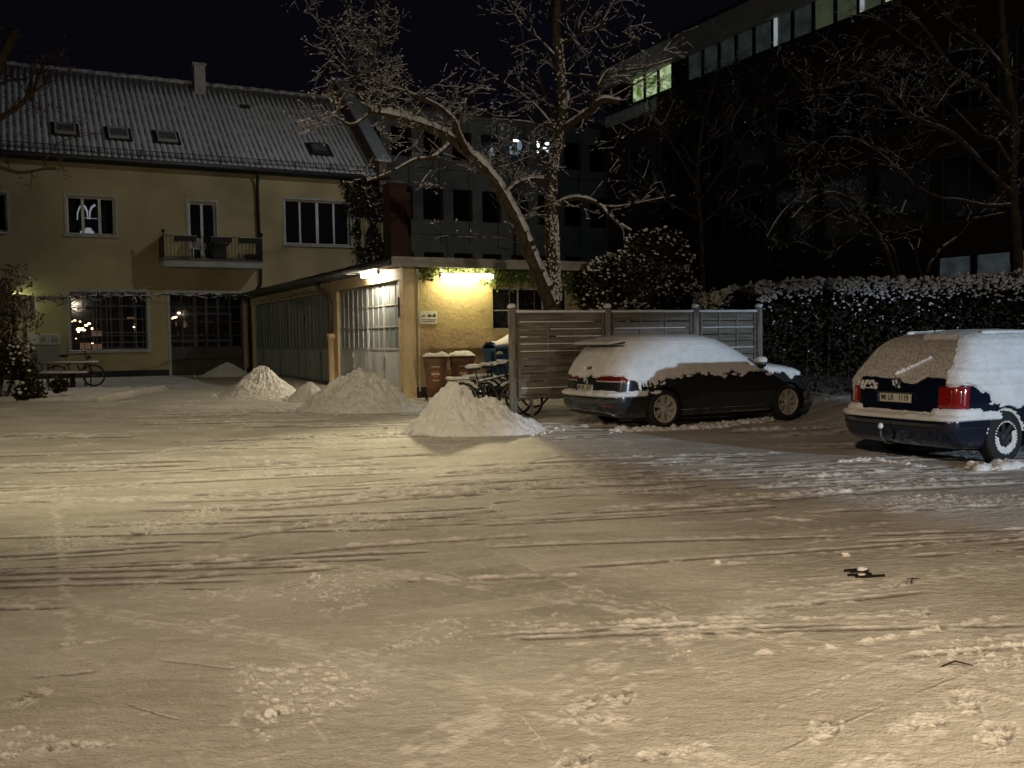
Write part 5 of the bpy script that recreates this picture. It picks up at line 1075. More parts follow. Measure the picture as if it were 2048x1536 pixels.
# ---------------------------------------------------------------- anthracite estate (left)
LA = [(.20, .34, 4.50, .80), (.24, .20, 4.62, .86), (.30, .08, 4.72, .89), (.38, .02, 4.78, .905), (.47, .0, 4.80, .915), (.56, .0, 4.79, .915), (.600, .02, 4.77, .914), (.615, .085, 4.76, .912), (.72, .10, 4.70, .910), (.82, .115, 4.62, .908),
      (.89, .135, 4.48, .902), (.935, .15, 4.25, .895), (.975, .17, 3.95, .885), (1.02, .19, 3.62, .872), (1.07, .215, 3.46, .852), (1.16, .27, 3.30, .812), (1.27, .345, 3.10, .765), (1.37, .42, 2.90, .718), (1.45, .49, 2.70, .668), (1.50, .58, 2.50, .605), (1.53, .74, 2.28, .52), (1.548, .96, 2.05, .42), (1.556, 1.25, 1.8, .25)]
pa = np.array([1.19, 16.45, 0]); pa[2] = gz(pa[0], pa[1])
carA = empty('parked_estate_car', pa, TH); tag(carA, 'anthracite estate car under smooth snow, parked in front of the wooden fence', 'car', 'snow-covered parked estate cars')
BA = Body(LA); bodyA = carbody(BA, carA, M['paintA'], [(1.13, .375), (3.92, .375)])
def thA(P, n, Q):
    x, y, z = P[..., 0], P[..., 1], P[..., 2]; nz_ = fbm(x*5+y*3, z*9+y*2, 4, 2, .6); big = fbm(x*1.3+y, z*2, 2, 7)
    rear = sst(.55, .2, x); zl = .850+.050*rear-.0*x+.05*sst(1.2, 1.9, x)-.10*sst(3.3, 4.2, x)
    arch = np.minimum(np.hypot(x-1.13, z-.33), np.hypot(x-3.92, z-.33)); 
    g = z-zl+.10*nz_+.03*big
    frz = sst(.2, -.12, x-1.15)*sst(.25, .6, x)   # crackled loose edge on the rear quarter
    g = g+frz*(.12+.30*np.abs(fbm(x*14, z*17, 3, 5)))-frz*.11
    g = np.where(arch < .40, -.1, g)
    up = np.clip(n[..., 2], 0, 1)
    h = (.018+.042*up**.7)*sst(0, .035, g)*(1+.35*big)+.004*fbm(x*22, (z+y)*22, 3, 8)*sst(.0, .02, g)
    # ledge on the bumper
    led = sst(.560, .583, z)*sst(.675, .615, z+.03*nz_)*sst(.95, .6, x+.5*nz_)*(x < 2)
    h2 = (.045+.02*vn(y*9, x*9, 3))*led; h = np.maximum(np.where(g > 0, h, -1), np.where(led > .12, h2, -1))
    # bare gap under the spoiler, boot handle notch, door handles and mirror lee
    rearface = (x < .75) & (np.abs(y) < .60)
    h = np.where(rearface & (z > 1.375) & (z < 1.425), -1, h); h = np.where((x < .4) & (np.abs(y+.0) < .11) & (z > 1.00-.06*y) & (z < 1.06-.12*y), -1, h)
    for xh in (1.62, 2.62): h = np.where((y < 0) & (np.abs(x-xh) < .12) & (z > .80) & (z < .905+.02*nz_), -1, h)
    # cracks along the roof edge where the snow slipped
    h = np.where((y < -.3) & (np.abs(z-(1.395-.012*(x-1.2)**2)-.03*big) < .006+.006*nz_) & (x > .95) & (x < 2.35) & (vn(x*6, 3) > -.15), h*.15, h)
    return h
snowshell(BA, carA, thA, 'snow_cover', M['snow'], nt=320, t0=.04)
qa, qb = BA.q_of_y(-.30, .86), BA.q_of_x(.50, .86)
patch(BA, qa, qb, .815, .915, .008, 'tail_light', M['redd'], carA, 36); patch(BA, qa+.0, qb-.012, .812, .838, .010, 'reversing_lens', M['clear'], carA, 36, 4)
qa2 = 1-qa; patch(BA, 1-qb, qa2, .815, .915, .008, 'tail_light', M['redd'], carA, 36); patch(BA, 1-qb+.012, qa2, .812, .838, .010, 'reversing_lens', M['clear'], carA, 36, 4)
for sgn in (0, 1):
    a, b_ = BA.q_of_y(-.56, .42), BA.q_of_y(-.80, .42)
    if sgn: a, b_ = 1-b_, 1-a
    patch(BA, a, b_, .405, .428, .006, 'rear_reflector', M['red'], carA, 14, 4)
patch(BA, BA.q_of_y(-.33, .70), 0, .635, .775, .004, 'plate_recess', M['plast'], carA, 16); patch(BA, 1-BA.q_of_y(-.33, .70), 1, .635, .775, .0042, 'plate_recess', M['plast'], carA, 16)
patch(BA, 0, BA.q_of_y(-.62, .27), .215, .315, .006, 'diffuser', M['plast'], carA, 16); patch(BA, 1-BA.q_of_y(-.62, .27), 1, .215, .315, .0062, 'diffuser', M['plast'], carA, 16)
mb = MB(); q = [(y, z) for y, z in ((-.72, .24), (-.60, .29), (-.45, .325), (0, .335), (.45, .325), (.60, .29), (.72, .24))]; pts = []
for y, z in q: p = BA.pos(BA.q_of_y(y, z), BA.t_of_z(z)); pts.append((p[0]-.012, p[1], z))
mb.tube(pts, .008, 6); mb.build('chrome_strip', M['chrome'], carA, True)
numplate(carA, .082, .705, [('M', -.172), ('BR', -.045), ('3877', .142)]); badge(carA, .112, .83)
mb = MB(); mb.hexa([(.22, -.57, 1.44), (.62, -.60, 1.47), (.62, .60, 1.47), (.22, .57, 1.44), (.24, -.57, 1.465), (.68, -.60, 1.51), (.68, .60, 1.51), (.24, .57, 1.465)]); sp_ = mb.build('roof_spoiler', M['paintA'], carA)
mb = MB(); X = np.linspace(.20, .95, 24); Y = np.linspace(-.60, .60, 50); Xg, Yg = np.meshgrid(X, Y); e_ = np.clip(np.minimum((Xg-.20)/.05, (.60-np.abs(Yg))/.06), 0, 1)**.6
Zg = np.interp(Xg, [.20, .65, .95], [1.46, 1.522, 1.552])+e_*(.045+.008*fbm(Xg*5, Yg*5, 3, 3))-.012; mb.grid(np.stack([Xg, Yg*(1-.0*Xg), Zg], -1)); mb.build('spoiler_snow', M['snow'], sp_, True)
mb = MB(); P = BA.pos(BA.q_of_y(0, 1.2), BA.t_of_z(1.13))
for s in (-1, 1):   # mirrors
    mb = MB(); y = s*.97; mb.lump((3.2, y, 1.06), .12, 3, sq=(.8, .95, .75), n=10, m=14, amp=.05); mb.tube([(3.24, s*.86, 1.0), (3.2, y, 1.03)], .03, 6); mo = mb.build('wing_mirror', M['paintA'], carA, True); mb = MB(); mb.lump((3.2, y, 1.12), .125, 5, sq=(.85, 1, .55), n=10, m=14, amp=.1); mb.build('mirror_snow', M['snow'], mo, True)
for s in (-1, 1):
    for xh in (1.62, 2.62):
        q = BA.q_of_x(xh, .87); p = BA.pos(q, BA.t_of_z(.87)); mb = MB(); mb.tube([(xh-.10, s*(abs(p[1])-.01), .86), (xh-.07, s*(abs(p[1])+.03), .87), (xh+.07, s*(abs(p[1])+.03), .87), (xh+.10, s*(abs(p[1])-.01), .86)], .013, 6); dh = mb.build('door_handle', M['paintA'], carA, True)
        mb = MB(); mb.lump((xh, s*(abs(p[1])+.03), .885), .055, xh, sq=(1.2, .5, .45)); mb.build('handle_snow', M['snow'], dh, True)
mb = MB(); pts = [(x, BA.pos(BA.q_of_x(x, .315), BA.t_of_z(.315))[1]-.003, .315) for x in np.linspace(1.45, 3.3, 12)]; mb.tube(pts, .012, 5); mb.build('sill_strip', M['chrome'], carA)
for x in (1.13, 3.92):
    for y in (-.905, .905): wheel(carA, x, y, .335, .235, .2, 7, M['rimb'])
mb = MB(); mb.box(.9, 3.9, -.66, .66, .12, .24); mb.tube([(1.0, -.8, .33), (1.0, .8, .33)], .04, 8); mb.tube([(3.79, -.8, .33), (3.79, .8, .33)], .04, 8); mb.build('underbody', M['plast'], carA)
# ---------------------------------------------------------------- dark blue estate (right)
LB = [(.20, .36, 4.4, .78), (.23, .16, 4.55, .83), (.30, .05, 4.62, .855), (.42, .0, 4.66, .868), (.545, .0, 4.67, .872), (.575, .02, 4.67, .872), (.59, .095, 4.66, .871), (.70, .115, 4.65, .871), (.88, .135, 4.55, .868), (.96, .150, 4.38, .862),
      (1.0, .165, 4.1, .853), (1.03, .185, 3.75, .842), (1.07, .215, 3.42, .828), (1.16, .285, 3.28, .795), (1.26, .37, 3.10, .752), (1.36, .46, 2.92, .705), (1.43, .55, 2.75, .655), (1.475, .64, 2.58, .595), (1.505, .78, 2.42, .50), (1.522, 1.0, 2.2, .38), (1.53, 1.3, 1.95, .22)]
LB = [(z*1.02, a, b_, w_) for z, a, b_, w_ in LB]
pb = np.array([4.68, 11.78, 0]); pb[2] = gz(pb[0], pb[1])
carB = empty('parked_estate_car', pb, TH+R(-1)); tag(carB, 'older dark blue estate car with tow hook and frosted rear, at the right picture edge', 'car', 'snow-covered parked estate cars')
BB = Body(LB, p=4.0, Lr=.34); QC = BB.q_of_x(.30, 1.15); bodyB = carbody(BB, carB, M['paintB'], [(1.02, .365), (3.72, .365)])
def thB(P, n, Q):
    x, y, z = P[..., 0], P[..., 1], P[..., 2]; nz_ = fbm(x*6+y*3, z*10+y*2, 4, 12, .6); big = fbm(x*1.6+y, z*2.2, 3, 17); up = np.clip(n[..., 2], 0, 1)
    qq = np.minimum(Q % 1, 1-Q % 1); side = (qq > QC+.0035*nz_) | (z > 1.50)
    zl = .93-.26*sst(.35, 1.0, x)*sst(2.0, 1.2, x)-.04*sst(1.5, 2.5, x)
    g = z-zl+.10*nz_+.04*big; frz = sst(.9, .3, x)*sst(.95, .75, z); g = g-frz*.14+frz*.42*np.abs(fbm(x*13, z*15, 3, 9))
    arch = np.hypot(x-1.02, z-.33); g = np.where(arch < .385, -.1, g)
    ripple = .012*np.exp(-((z-1.12-.03*big)/.03)**2)+.014*np.exp(-((z-.99+.02*big)/.025)**2)
    h = (.022+.055*up**.7+ripple)*sst(0, .03, g)*(1+.3*big)+.005*fbm(x*22, (z+y)*22, 3, 8)
    h = h*np.where((y > 0), .35+.65*sst(QC, QC+.05, qq), 1); h = np.where(side & (g > 0), np.maximum(h, .003), -1)
    led = sst(.552, .572, z)*sst(.66, .61, z+.02*nz_)*sst(1.0, .55, x+.3*nz_+.2*(y > 0))*(x < 2)
    corner = sst(.50, .60, np.abs(y))*sst(.72, .66, z+.03*nz_)*(x < .55)*(z > .57)
    h2 = np.where(led > .1, (.030+.012*vn(y*7, x*7, 3))*led, -1); h2 = np.where(corner > .3, np.maximum(h2, .035*corner*(1+.5*nz_)), h2)
    return np.maximum(h, h2)
snowshell(BB, carB, thB, 'snow_cover', M['snow'], t0=.2)
def thF(P, n, Q):
    x, y, z = P[..., 0], P[..., 1], P[..., 2]; nz_ = fbm(y*7, z*11, 4, 22, .6)
    zl = 1.045-.02*y+.03*sst(.1, .6, y)-.06*sst(0, -.1, y)*sst(-.45, -.2, y)+.03*nz_; g = z-zl
    corner = (y > .62) & (z > .93)
    h = .024+.006*fbm(y*16, z*16, 4, 3)+.004*np.abs(fbm(y*50, z*50, 2, 4)); h = np.where(((g > 0) | corner) & (z < 1.535) & (x < .72), np.maximum(h, .002), -1); return h
frost = mat('rear_frost', (.44, .42, .40), .9, (.70, .69, .67), 30, .8, 40, detail=8, mix=(.40, .56))
qf = QC+.004; snowshell(BB, carB, thF, 'rear_frost', frost, -qf, qf, 420, 240, .2, False)
qa, qb = BB.q_of_y(-.60, .85), BB.q_of_x(.36, .85)
patch(BB, qa, qb, .70, .965, .012, 'tail_light', M['red'], carB, 30, 14); patch(BB, 1-qb, 1-qa, .70, .965, .012, 'tail_light', M['red'], carB, 30, 14)
for f_ in (.30, .58):
    q0 = qa+(qb-qa)*f_; patch(BB, q0, q0+.006, .715, .95, .014, 'light_rib', M['redd'], carB, 4, 10)
patch(BB, qa+.008, qb-.008, .83, .85, .0145, 'light_divider', M['redd'], carB, 20, 4)
numplate(carB, .095, .805, [('M', -.172), ('LR', -.050), ('1119', .140)]); badge(carB, .135, .985, 0, .052)
mb = MB()
for i in range(24): mb.lump((.13, .44+.12*math.sin(i*1.3), .955+.045*math.sin(i*2.7+1)), .020, i, sq=(.4, 1.3, .9), n=5, m=7)
mb.box(.12, .128, .33, .58, .905, .915); mb.build('lettering_snow', M['snow'], carB, True)
mb = MB(); mb.box(.085, .11, -.30, .30, .865, .88); mb.build('plate_ledge', M['paintB'], carB)
mb = MB(); mb.tube([(.10, .03, .24), (-.02, .03, .25), (-.10, .04, .33), (-.10, .04, .44)], [.02, .02, .018, .015], 8); hk = mb.build('tow_hook', M['gutter'], carB, True); mb = MB(); mb.lump((-.10, .04, .455), .033, 1, amp=.05); mb.lump((-.10, .04, .48), .03, 2, sq=(1, 1, .6)); mb.build('tow_ball', M['snow'], hk, True)
p0 = BB.pos(BB.q_of_y(.0, 1.09), BB.t_of_z(1.09)); p1 = BB.pos(BB.q_of_y(-.33, 1.29), BB.t_of_z(1.29)); mb = MB(); mb.tube([(p0[0]-.03, 0.03, 1.09), (p1[0]-.04, -.33, 1.29)], [.012, .006], 6); wp = mb.build('rear_wiper', M['plast'], carB); mb = MB()
for t in np.linspace(0, 1, 22): mb.lump((p0[0]-.045+(p1[0]-p0[0])*t, .03-.36*t, 1.10+.20*t), .030*(1-.55*t)+.008, t*17, sq=(.9, 1.2, .9), n=6, m=8)
mb.build('wiper_snow', M['snow'], wp, True)
mb = MB(); mb.tube([(.86, 0, 1.55), (.80, .0, 1.64)], [.012, .008], 6); mb.build('aerial', M['plast'], carB)
for s in (-1, 1):
    mb = MB(); mb.tube([(.92, s*.56, 1.50), (1.02, s*.555, 1.575), (2.3, s*.53, 1.59), (2.5, s*.52, 1.54)], .016, 8); rl = mb.build('roof_rail', M['plast'], carB, True); mb = MB()
    for t in np.linspace(0, 1, 40): mb.lump((1.0+1.4*t, s*.555, 1.60), .034, t*31, sq=(1.5, 1, .8), n=6, m=8, amp=.2)
    mb.build('rail_snow', M['snow'], rl, True)
for x in (1.02, 3.72):
    for y in (-.865, .865): wheel(carB, x, y, .325, .205, .19, 7, M['plast'], snow=1 if (x < 2 and y < 0) else 0, style='steel')
mb = MB(); mb.box(.9, 3.9, -.62, .62, .14, .24); mb.tube([(1.02, -.8, .33), (1.02, .8, .33)], .05, 8); mb.build('underbody', M['plast'], carB)
mb = MB(); qs = np.linspace(BB.q_of_y(0, .5), BB.q_of_x(.62, .5), 30); qs = np.concatenate([-qs[::-1], qs[1:]]); mb.tube([tuple(BB.pos(q, BB.t_of_z(.47))+np.array([-.002, 0, 0])) for q in qs], .012, 5); mb.build('bumper_strip', M['plast'], carB)
# ================================================================== TREES
class Tree:
    def __init__(s, seed, wind=(.35, -.5)):
        s.r = random.Random(seed); s.tr = MB(); s.br = MB(); s.sn = MB(); s.lf = MB(); s.wind = Vector((wind[0], wind[1], 0)); s.tips = []; s.count = 0
    def limb(s, pts, rads, n=9, snow=1.0, trunk=False, rough=.0, steep=.9):
        """smoothed tube with bark irregularities and a ragged ribbon of snow on its upper side"""
        P = [Vector(p) for p in pts]; k = len(P); m = max(2, int(6 if k > 2 else 4)); out = []; ro = []
        for i in range(k-1):
            p0 = P[max(i-1, 0)]; p1 = P[i]; p2 = P[i+1]; p3 = P[min(i+2, k-1)]
            for j in range(m):
                t = j/m; out.append(.5*((2*p1)+(p2-p0)*t+(2*p0-5*p1+4*p2-p3)*t*t+(3*p1-p0-3*p2+p3)*t**3)); ro.append(rads[i]+(rads[i+1]-rads[i])*t)
        out.append(P[-1]); ro.append(rads[-1])
        (s.tr if trunk else s.br).tube(out, [r_*(1+.10*math.sin(i*1.7)*(r_ > .05)) for i, r_ in enumerate(ro)], n)
        if snow: s.snow(out, ro, snow, steep)
        return out, ro
    def snow(s, out, ro, amt, steep=.9):
        seg = []
        def flush(seg):
            if len(seg) < 2: return
            rows = []
            for p, d, r_, h in seg:
                side = d.cross(Vector((0, 0, 1)));
                if side.length < .05: side = Vector((1, 0, 0))
                side.normalize(); u = side.cross(d).normalized();
                if u.z < 0: u = -u
                if abs(d.z) > .55: u = (u+s.wind*abs(d.z)*1.2).normalized(); side = d.cross(u).normalized()
                row = []
                w1 = r_*1.0+.003; jig = s.r.uniform(.75, 1.2)
                for a in (0, 35, 70, 90, 110, 145, 180):
                    c_, sn_ = math.cos(R(a)), math.sin(R(a)); row.append(p+side*c_*w1*(.92 if a in (0, 180) else 1)*(.8+.25*s.r.random() if r_ > .04 and a in (0, 180) else 1)+u*(r_*.55*(a in (0, 180)) + sn_*(r_*.72+h*jig)))
                rows.append(row)
            s.sn.grid(np.array([[tuple(q) for q in r_] for r_ in rows]))
        for i in range(len(out)-1):
            d = (out[i+1]-out[i]); L = d.length
            if L < 1e-5: continue
            d.normalize(); r_ = ro[i]
            ok = abs(d.z) < steep and s.r.random() < (.97 if r_ > .04 else .82 if r_ > .012 else .7)
            h = amt*(.012+.6*min(r_, .06))*(1-.6*abs(d.z))
            if ok:
                nsub = max(1, int(L/.06)) if r_ > .05 else 1
                for j in range(nsub): seg.append((out[i].lerp(out[i+1], j/nsub), d, r_, h))
                seg.append((out[i+1], d, ro[i+1], h))
            else: flush(seg); seg = []
        flush(seg)
    def twig(s, p, d, L, r_, depth, up=.15, bend=.5, snow=1.0, kids=(2, 4), cap=6000):
        s.count += 1
        if s.count > cap: return
        n = 4 if L > .3 else 3; pts = [Vector(p)]; dd = Vector(d).normalized()
        for i in range(n):
            dd = (dd+Vector((s.r.gauss(0, bend), s.r.gauss(0, bend), s.r.gauss(0, bend)+up))*.38).normalized(); pts.append(pts[-1]+dd*L/n)
        ro = [max(.0025, r_*(1-.75*i/n)) for i in range(n+1)]
        s.br.tube(pts, ro, 4 if r_ > .008 else 3, False)
        if snow: s.snow(pts, ro, snow*.8)
        if depth > 0:
            for i in range(s.r.randint(*kids)):
                k = s.r.randint(1, n); a = Vector((s.r.gauss(0, 1), s.r.gauss(0, 1), s.r.gauss(0, .8))).normalized(); q = (pts[k]-pts[k-1]).normalized()
                s.twig(pts[k], (q*.8+a*.9), L*s.r.uniform(.45, .75), max(.003, r_*.55), depth-1, up, bend, snow, kids, cap)
        else: s.tips.append(pts[-1])
    def sprout(s, out, ro, n, L, depth, a=.2, up=.35, snow=1.0, kids=(2, 4), bend=.34, cap=6000):
        for i in range(n):
            k = int((a+(1-a)*s.r.random())*(len(out)-2)); q = (out[k+1]-out[k]).normalized(); rd = Vector((s.r.gauss(0, 1), s.r.gauss(0, 1), s.r.gauss(0, 1))).normalized()
            s.twig(out[k], q*.5+rd+Vector((0, 0, up)), L*s.r.uniform(.5, 1.1), max(.004, min(ro[k]*.5, .014)), depth, up*.3, bend, snow, kids, cap)
    def puffs(s, n, r0=.015, r1=.035):
        for p in (s.r.sample(s.tips, min(n, len(s.tips)))): s.sn.lump((p.x, p.y, p.z), s.r.uniform(r0, r1), s.r.random()*99, sq=(1.2, 1, .7), n=4, m=5)
    def leaves(s, n, size=.04):
        for p in (s.r.sample(s.tips, min(n, len(s.tips)))):
            for _ in range(3):
                c = p+Vector((s.r.gauss(0, .05), s.r.gauss(0, .05), s.r.gauss(0, .05))); a = Vector((s.r.gauss(0, 1), s.r.gauss(0, 1), s.r.gauss(0, 1))).normalized()*size; b_ = a.orthogonal().normalized()*size*.6
                s.lf.quad(c-a, c+b_, c+a, c-b_)
    def build(s, name, loc, label, group, cat='tree', leafm='dleaf'):
        e = empty(name, loc); tag(e, label, cat, group); L = tuple(-x for x in loc)
        def bb(mb, n, m, sm=True):
            if mb.v:
                V = np.array(mb.v)-np.array(loc); mb.v = V.tolist(); mb.build(n, M[m], e, sm)
        bb(s.tr, 'trunk', 'bark'); bb(s.br, 'branches', 'twig'); bb(s.sn, 'snow', 'snow', True); bb(s.lf, 'withered_leaves', leafm, False); return e
def path(Y, pts, dY=0):   # limb traced at a stated depth; dY = depth gained along it
    n = len(pts); return [tuple(atY(x, y, Y+dY*i/max(1, n-1))) for i, (x, y) in enumerate(pts)]
def lerpr(a, b_, n): return [a+(b_-a)*i/(n-1) for i in range(n)]
# --- big forked tree behind the fence
T = Tree(4)
def L_(Y, pts, r0, r1, dY=0, n=9, snow=1.0, trunk=False, tw=1, tl=.8, dep=2, steep=.9, up=.35, kids=(2, 4)):
    p = path(Y, pts, dY); o, r_ = T.limb(p, lerpr(r0, r1, len(p)), n, snow, trunk, steep=steep)
    if tw: T.sprout(o, r_, tw, tl, dep, .15, up, snow=min(snow, 1.0), kids=kids)
    return o, r_
main = [(1112, 700), (1108, 610), (1105, 540), (1103, 450), (1100, 350), (1108, 310), (1118, 270), (1124, 230), (1121, 150), (1113, 60), (1115, -20), (1112, -120)]
L_(20, main, .165, .07, 0, 14, 0, True, 14, 1.3, 2)
L_(19.95, [(1103, 610), (1085, 565), (1060, 505), (1035, 445), (1005, 388), (975, 345), (935, 306), (905, 281), (870, 262), (820, 244), (775, 232), (738, 226)], .165, .05, -1.3, 14, 3.0, True, 12, 1.2, 3, .98)
L_(19.1, [(938, 308), (927, 288), (915, 262), (905, 238), (880, 216), (850, 200), (815, 186), (775, 174), (740, 160)], .07, .02, -.8, 8, 1.2, tw=8, tl=1.1, dep=3)
L_(19.1, [(914, 262), (912, 240), (926, 210), (940, 188), (962, 178), (992, 181)], .045, .012, .4, 7, 1.2, tw=5, tl=.7)
L_(19.2, [(905, 282), (885, 300), (862, 316), (828, 321), (792, 340), (764, 352), (735, 362)], .05, .012, -1.0, 7, 1.2, tw=6, tl=.8)
L_(19.2, [(868, 315), (862, 340), (850, 355), (840, 372)], .02, .008, -.3, 5, .3, tw=3, tl=.4)
L_(19.0, [(778, 232), (755, 205), (750, 160), (756, 90), (752, 30), (748, -30)], .04, .014, -.5, 6, .8, tw=12, tl=1.1, dep=3)
L_(18.8, [(740, 226), (705, 250), (680, 240), (650, 222)], .035, .010, -.6, 6, 1.1, tw=6, tl=.9, dep=3)
L_(18.8, [(745, 222), (720, 195), (700, 150), (690, 110), (672, 70)], .035, .010, -.4, 6, 1.1, tw=8, tl=1.0, dep=3)
L_(19.0, [(700, 155), (670, 130), (650, 135)], .018, .007, 0, 5, 1, tw=4, tl=.7, dep=2)
L_(19.3, [(820, 244), (800, 215), (775, 190), (735, 175), (700, 168)], .03, .010, -.3, 6, 1.1, tw=6, tl=.9, dep=3)
L_(19.6, [(1008, 388), (1035, 369), (1062, 360), (1092, 361)], .05, .05, .4, 8, 1.5, tw=1, tl=.5)
L_(19.9, [(1100, 345), (1060, 352), (1030, 362)], .015, .006, .3, 5, 1, tw=2, tl=.5)
L_(20, [(1122, 264), (1150, 243), (1178, 222), (1205, 201), (1240, 204)], .085, .05, -.5, 9, 1.5, tw=3, tl=.8)
L_(19.8, [(1165, 232), (1205, 205), (1250, 180), (1330, 132)], .03, .008, -.4, 6, 1, tw=4, tl=.8)
L_(19.6, [(1180, 222), (1210, 148), (1250, 142), (1290, 135), (1345, 118)], .04, .009, -.4, 6, 1.2, tw=5, tl=.8)
L_(20, [(1118, 266), (1106, 235), (1092, 195), (1078, 150), (1072, 100)], .04, .012, .5, 7, 1, tw=5, tl=.9)
L_(20, [(1110, 258), (1075, 215), (1040, 186), (1008, 165), (965, 135)], .035, .008, .6, 6, 1, tw=4, tl=.8)
L_(20, [(1106, 262), (1060, 245), (1010, 240), (985, 238)], .02, .006, .6, 5, 1, tw=3, tl=.5)
L_(20, [(1122, 240), (1135, 195), (1125, 180), (1132, 160)], .06, .035, .3, 8, 1.6, steep=1.1)
L_(20, [(1120, 150), (1160, 150), (1210, 155), (1260, 152)], .03, .008, -.5, 6, 1, tw=5, tl=.9)
L_(20, [(1118, 120), (1080, 80), (1040, 45), (1020, 0)], .03, .010, .4, 6, 1, tw=5, tl=1.1)
L_(20, [(1116, 90), (1160, 70), (1200, 50), (1235, -10)], .035, .012, -.4, 6, 1, tw=6, tl=1.1)
L_(20, [(1114, 40), (1150, 10), (1200, -40)], .03, .012, -.4, 6, 1, tw=4, tl=1.1)
L_(20, [(1188, 60), (1215, 95), (1250, 88), (1300, 60)], .018, .006, -.2, 5, 1, tw=3, tl=.8)
L_(19.9, [(1110, 418), (1128, 402), (1160, 397), (1198, 409), (1228, 440), (1262, 462)], .055, .022, -.6, 9, 1.5, tw=2, tl=.9)
L_(19.6, [(1196, 412), (1230, 414), (1270, 407), (1350, 391)], .02, .006, -.3, 6, 1.3, tw=2, tl=.5, dep=1)
L_(19.6, [(1175, 400), (1200, 370), (1235, 320)], .008, .004, 0, 4, .5)
L_(19.8, [(1032, 486), (1000, 476), (945, 475), (890, 472), (870, 478)], .014, .005, -.6, 5, .4, tw=3, tl=.35, dep=1)
L_(19.8, [(1028, 478), (1010, 445), (985, 405)], .009, .004, -.3, 4, .3, tw=1, tl=.4, dep=1)
T.puffs(700, .010, .022); T.leaves(260, .03)
rr = random.Random(3)    # snow plastered on the windward bark of the upright trunk
for i in range(1100):
    t = rr.random(); yy = 600-t*520; k = np.interp(yy, [p[1] for p in main[::-1]], range(len(main)))
    x = np.interp(yy, [p[1] for p in main[::-1]], [p[0] for p in main[::-1]]); r_ = np.interp(yy, [-120, 610], [.07, .165]); a = rr.gauss(-.9, .75); p = atY(x, yy, 20)
    if yy < 430 and rr.random() < .75: continue
    T.sn.lump((p[0]+r_*math.cos(a), 20+r_*math.sin(a), p[2]), rr.uniform(.008, .024), i, sq=(1, 1, 1.3), n=4, m=6, amp=.5)
T.build('bare_tree', (.93, 20, gl(.93, 20)), 'large forked bare tree with one leaning snow-covered stem, growing behind the wooden fence', 'bare trees around the yard')
# --- dark trees on the right
T = Tree(8)
for pts, r0, r1, dY in [([(1790, 560), (1772, 500), (1745, 455), (1715, 410), (1700, 398), (1660, 385), (1620, 400), (1580, 440)], .07, .02, -1), ([(1800, 560), (1785, 500), (1760, 470), (1738, 440)], .05, .02, -.4),
        ([(1845, 560), (1828, 505), (1815, 480), (1800, 440), (1812, 400)], .05, .015, .5), ([(1850, 545), (1880, 500), (1920, 470), (1945, 440), (1960, 435), (2010, 425)], .06, .015, -.6), ([(1735, 452), (1690, 430), (1680, 380), (1672, 330), (1640, 290)], .035, .012, -.4),
        ([(1700, 398), (1640, 380), (1600, 392), (1560, 430), (1530, 480)], .03, .010, -.6), ([(1745, 455), (1700, 415), (1640, 440), (1600, 470)], .02, .006, -.4), ([(1790, 500), (1740, 470), (1700, 480), (1650, 520)], .015, .006, -.3)]:
    L_(24.5, pts, r0, r1, dY, 7, .6, r0 > .055, 3, 1.0, 2)
T.puffs(200, .01, .02); T.build('bare_tree', (10.3, 24.5, gl(10.3, 24.5)), 'low many-stemmed bare tree fanning out above the hedge', 'bare trees around the yard')
T = Tree(12)
for pts, r0, r1, dY in [([(2036, 700), (2034, 560), (2030, 440), (2024, 360), (2030, 250), (2010, 120), (2000, -40)], .16, .07, 0), ([(2025, 390), (1985, 350), (1930, 290), (1895, 262), (1840, 240), (1790, 210), (1755, 160), (1690, 140)], .08, .02, -1.5),
        ([(2024, 410), (1975, 412), (1915, 400), (1880, 396), (1830, 370), (1800, 340), (1755, 328)], .06, .012, -1), ([(1895, 262), (1860, 235), (1820, 238), (1790, 215)], .035, .012, -.5), ([(2020, 330), (1990, 280), (1960, 270), (1910, 220), (1880, 190)], .05, .015, -1),
        ([(1990, 280), (2020, 250), (2060, 220)], .03, .01, .3), ([(2025, 240), (1960, 170), (1900, 130), (1850, 60), (1810, 30)], .06, .015, -1.5), ([(1960, 170), (1900, 190), (1840, 195), (1790, 190)], .03, .01, -.5), ([(2012, 140), (1960, 80), (1900, 40), (1860, -10)], .05, .02, -1),
        ([(1790, 215), (1740, 190), (1690, 195), (1640, 190), (1600, 200)], .02, .007, -.4), ([(1900, 130), (1830, 90), (1760, 40), (1700, 30)], .03, .01, -.7), ([(1800, 340), (1750, 300), (1700, 275), (1640, 280), (1590, 310)], .022, .007, -.5), ([(1755, 160), (1720, 150), (1660, 175), (1600, 180)], .02, .006, -.4)]:
    L_(22.5, pts, r0, r1, dY, 8, .5, r0 > .15, 5, 1.2, 2)
T.puffs(250, .01, .02); T.build('bare_tree', (12.1, 22.5, gl(12, 22.5)), 'tall spreading bare tree at the right picture edge', 'bare trees around the yard')
T = Tree(15)
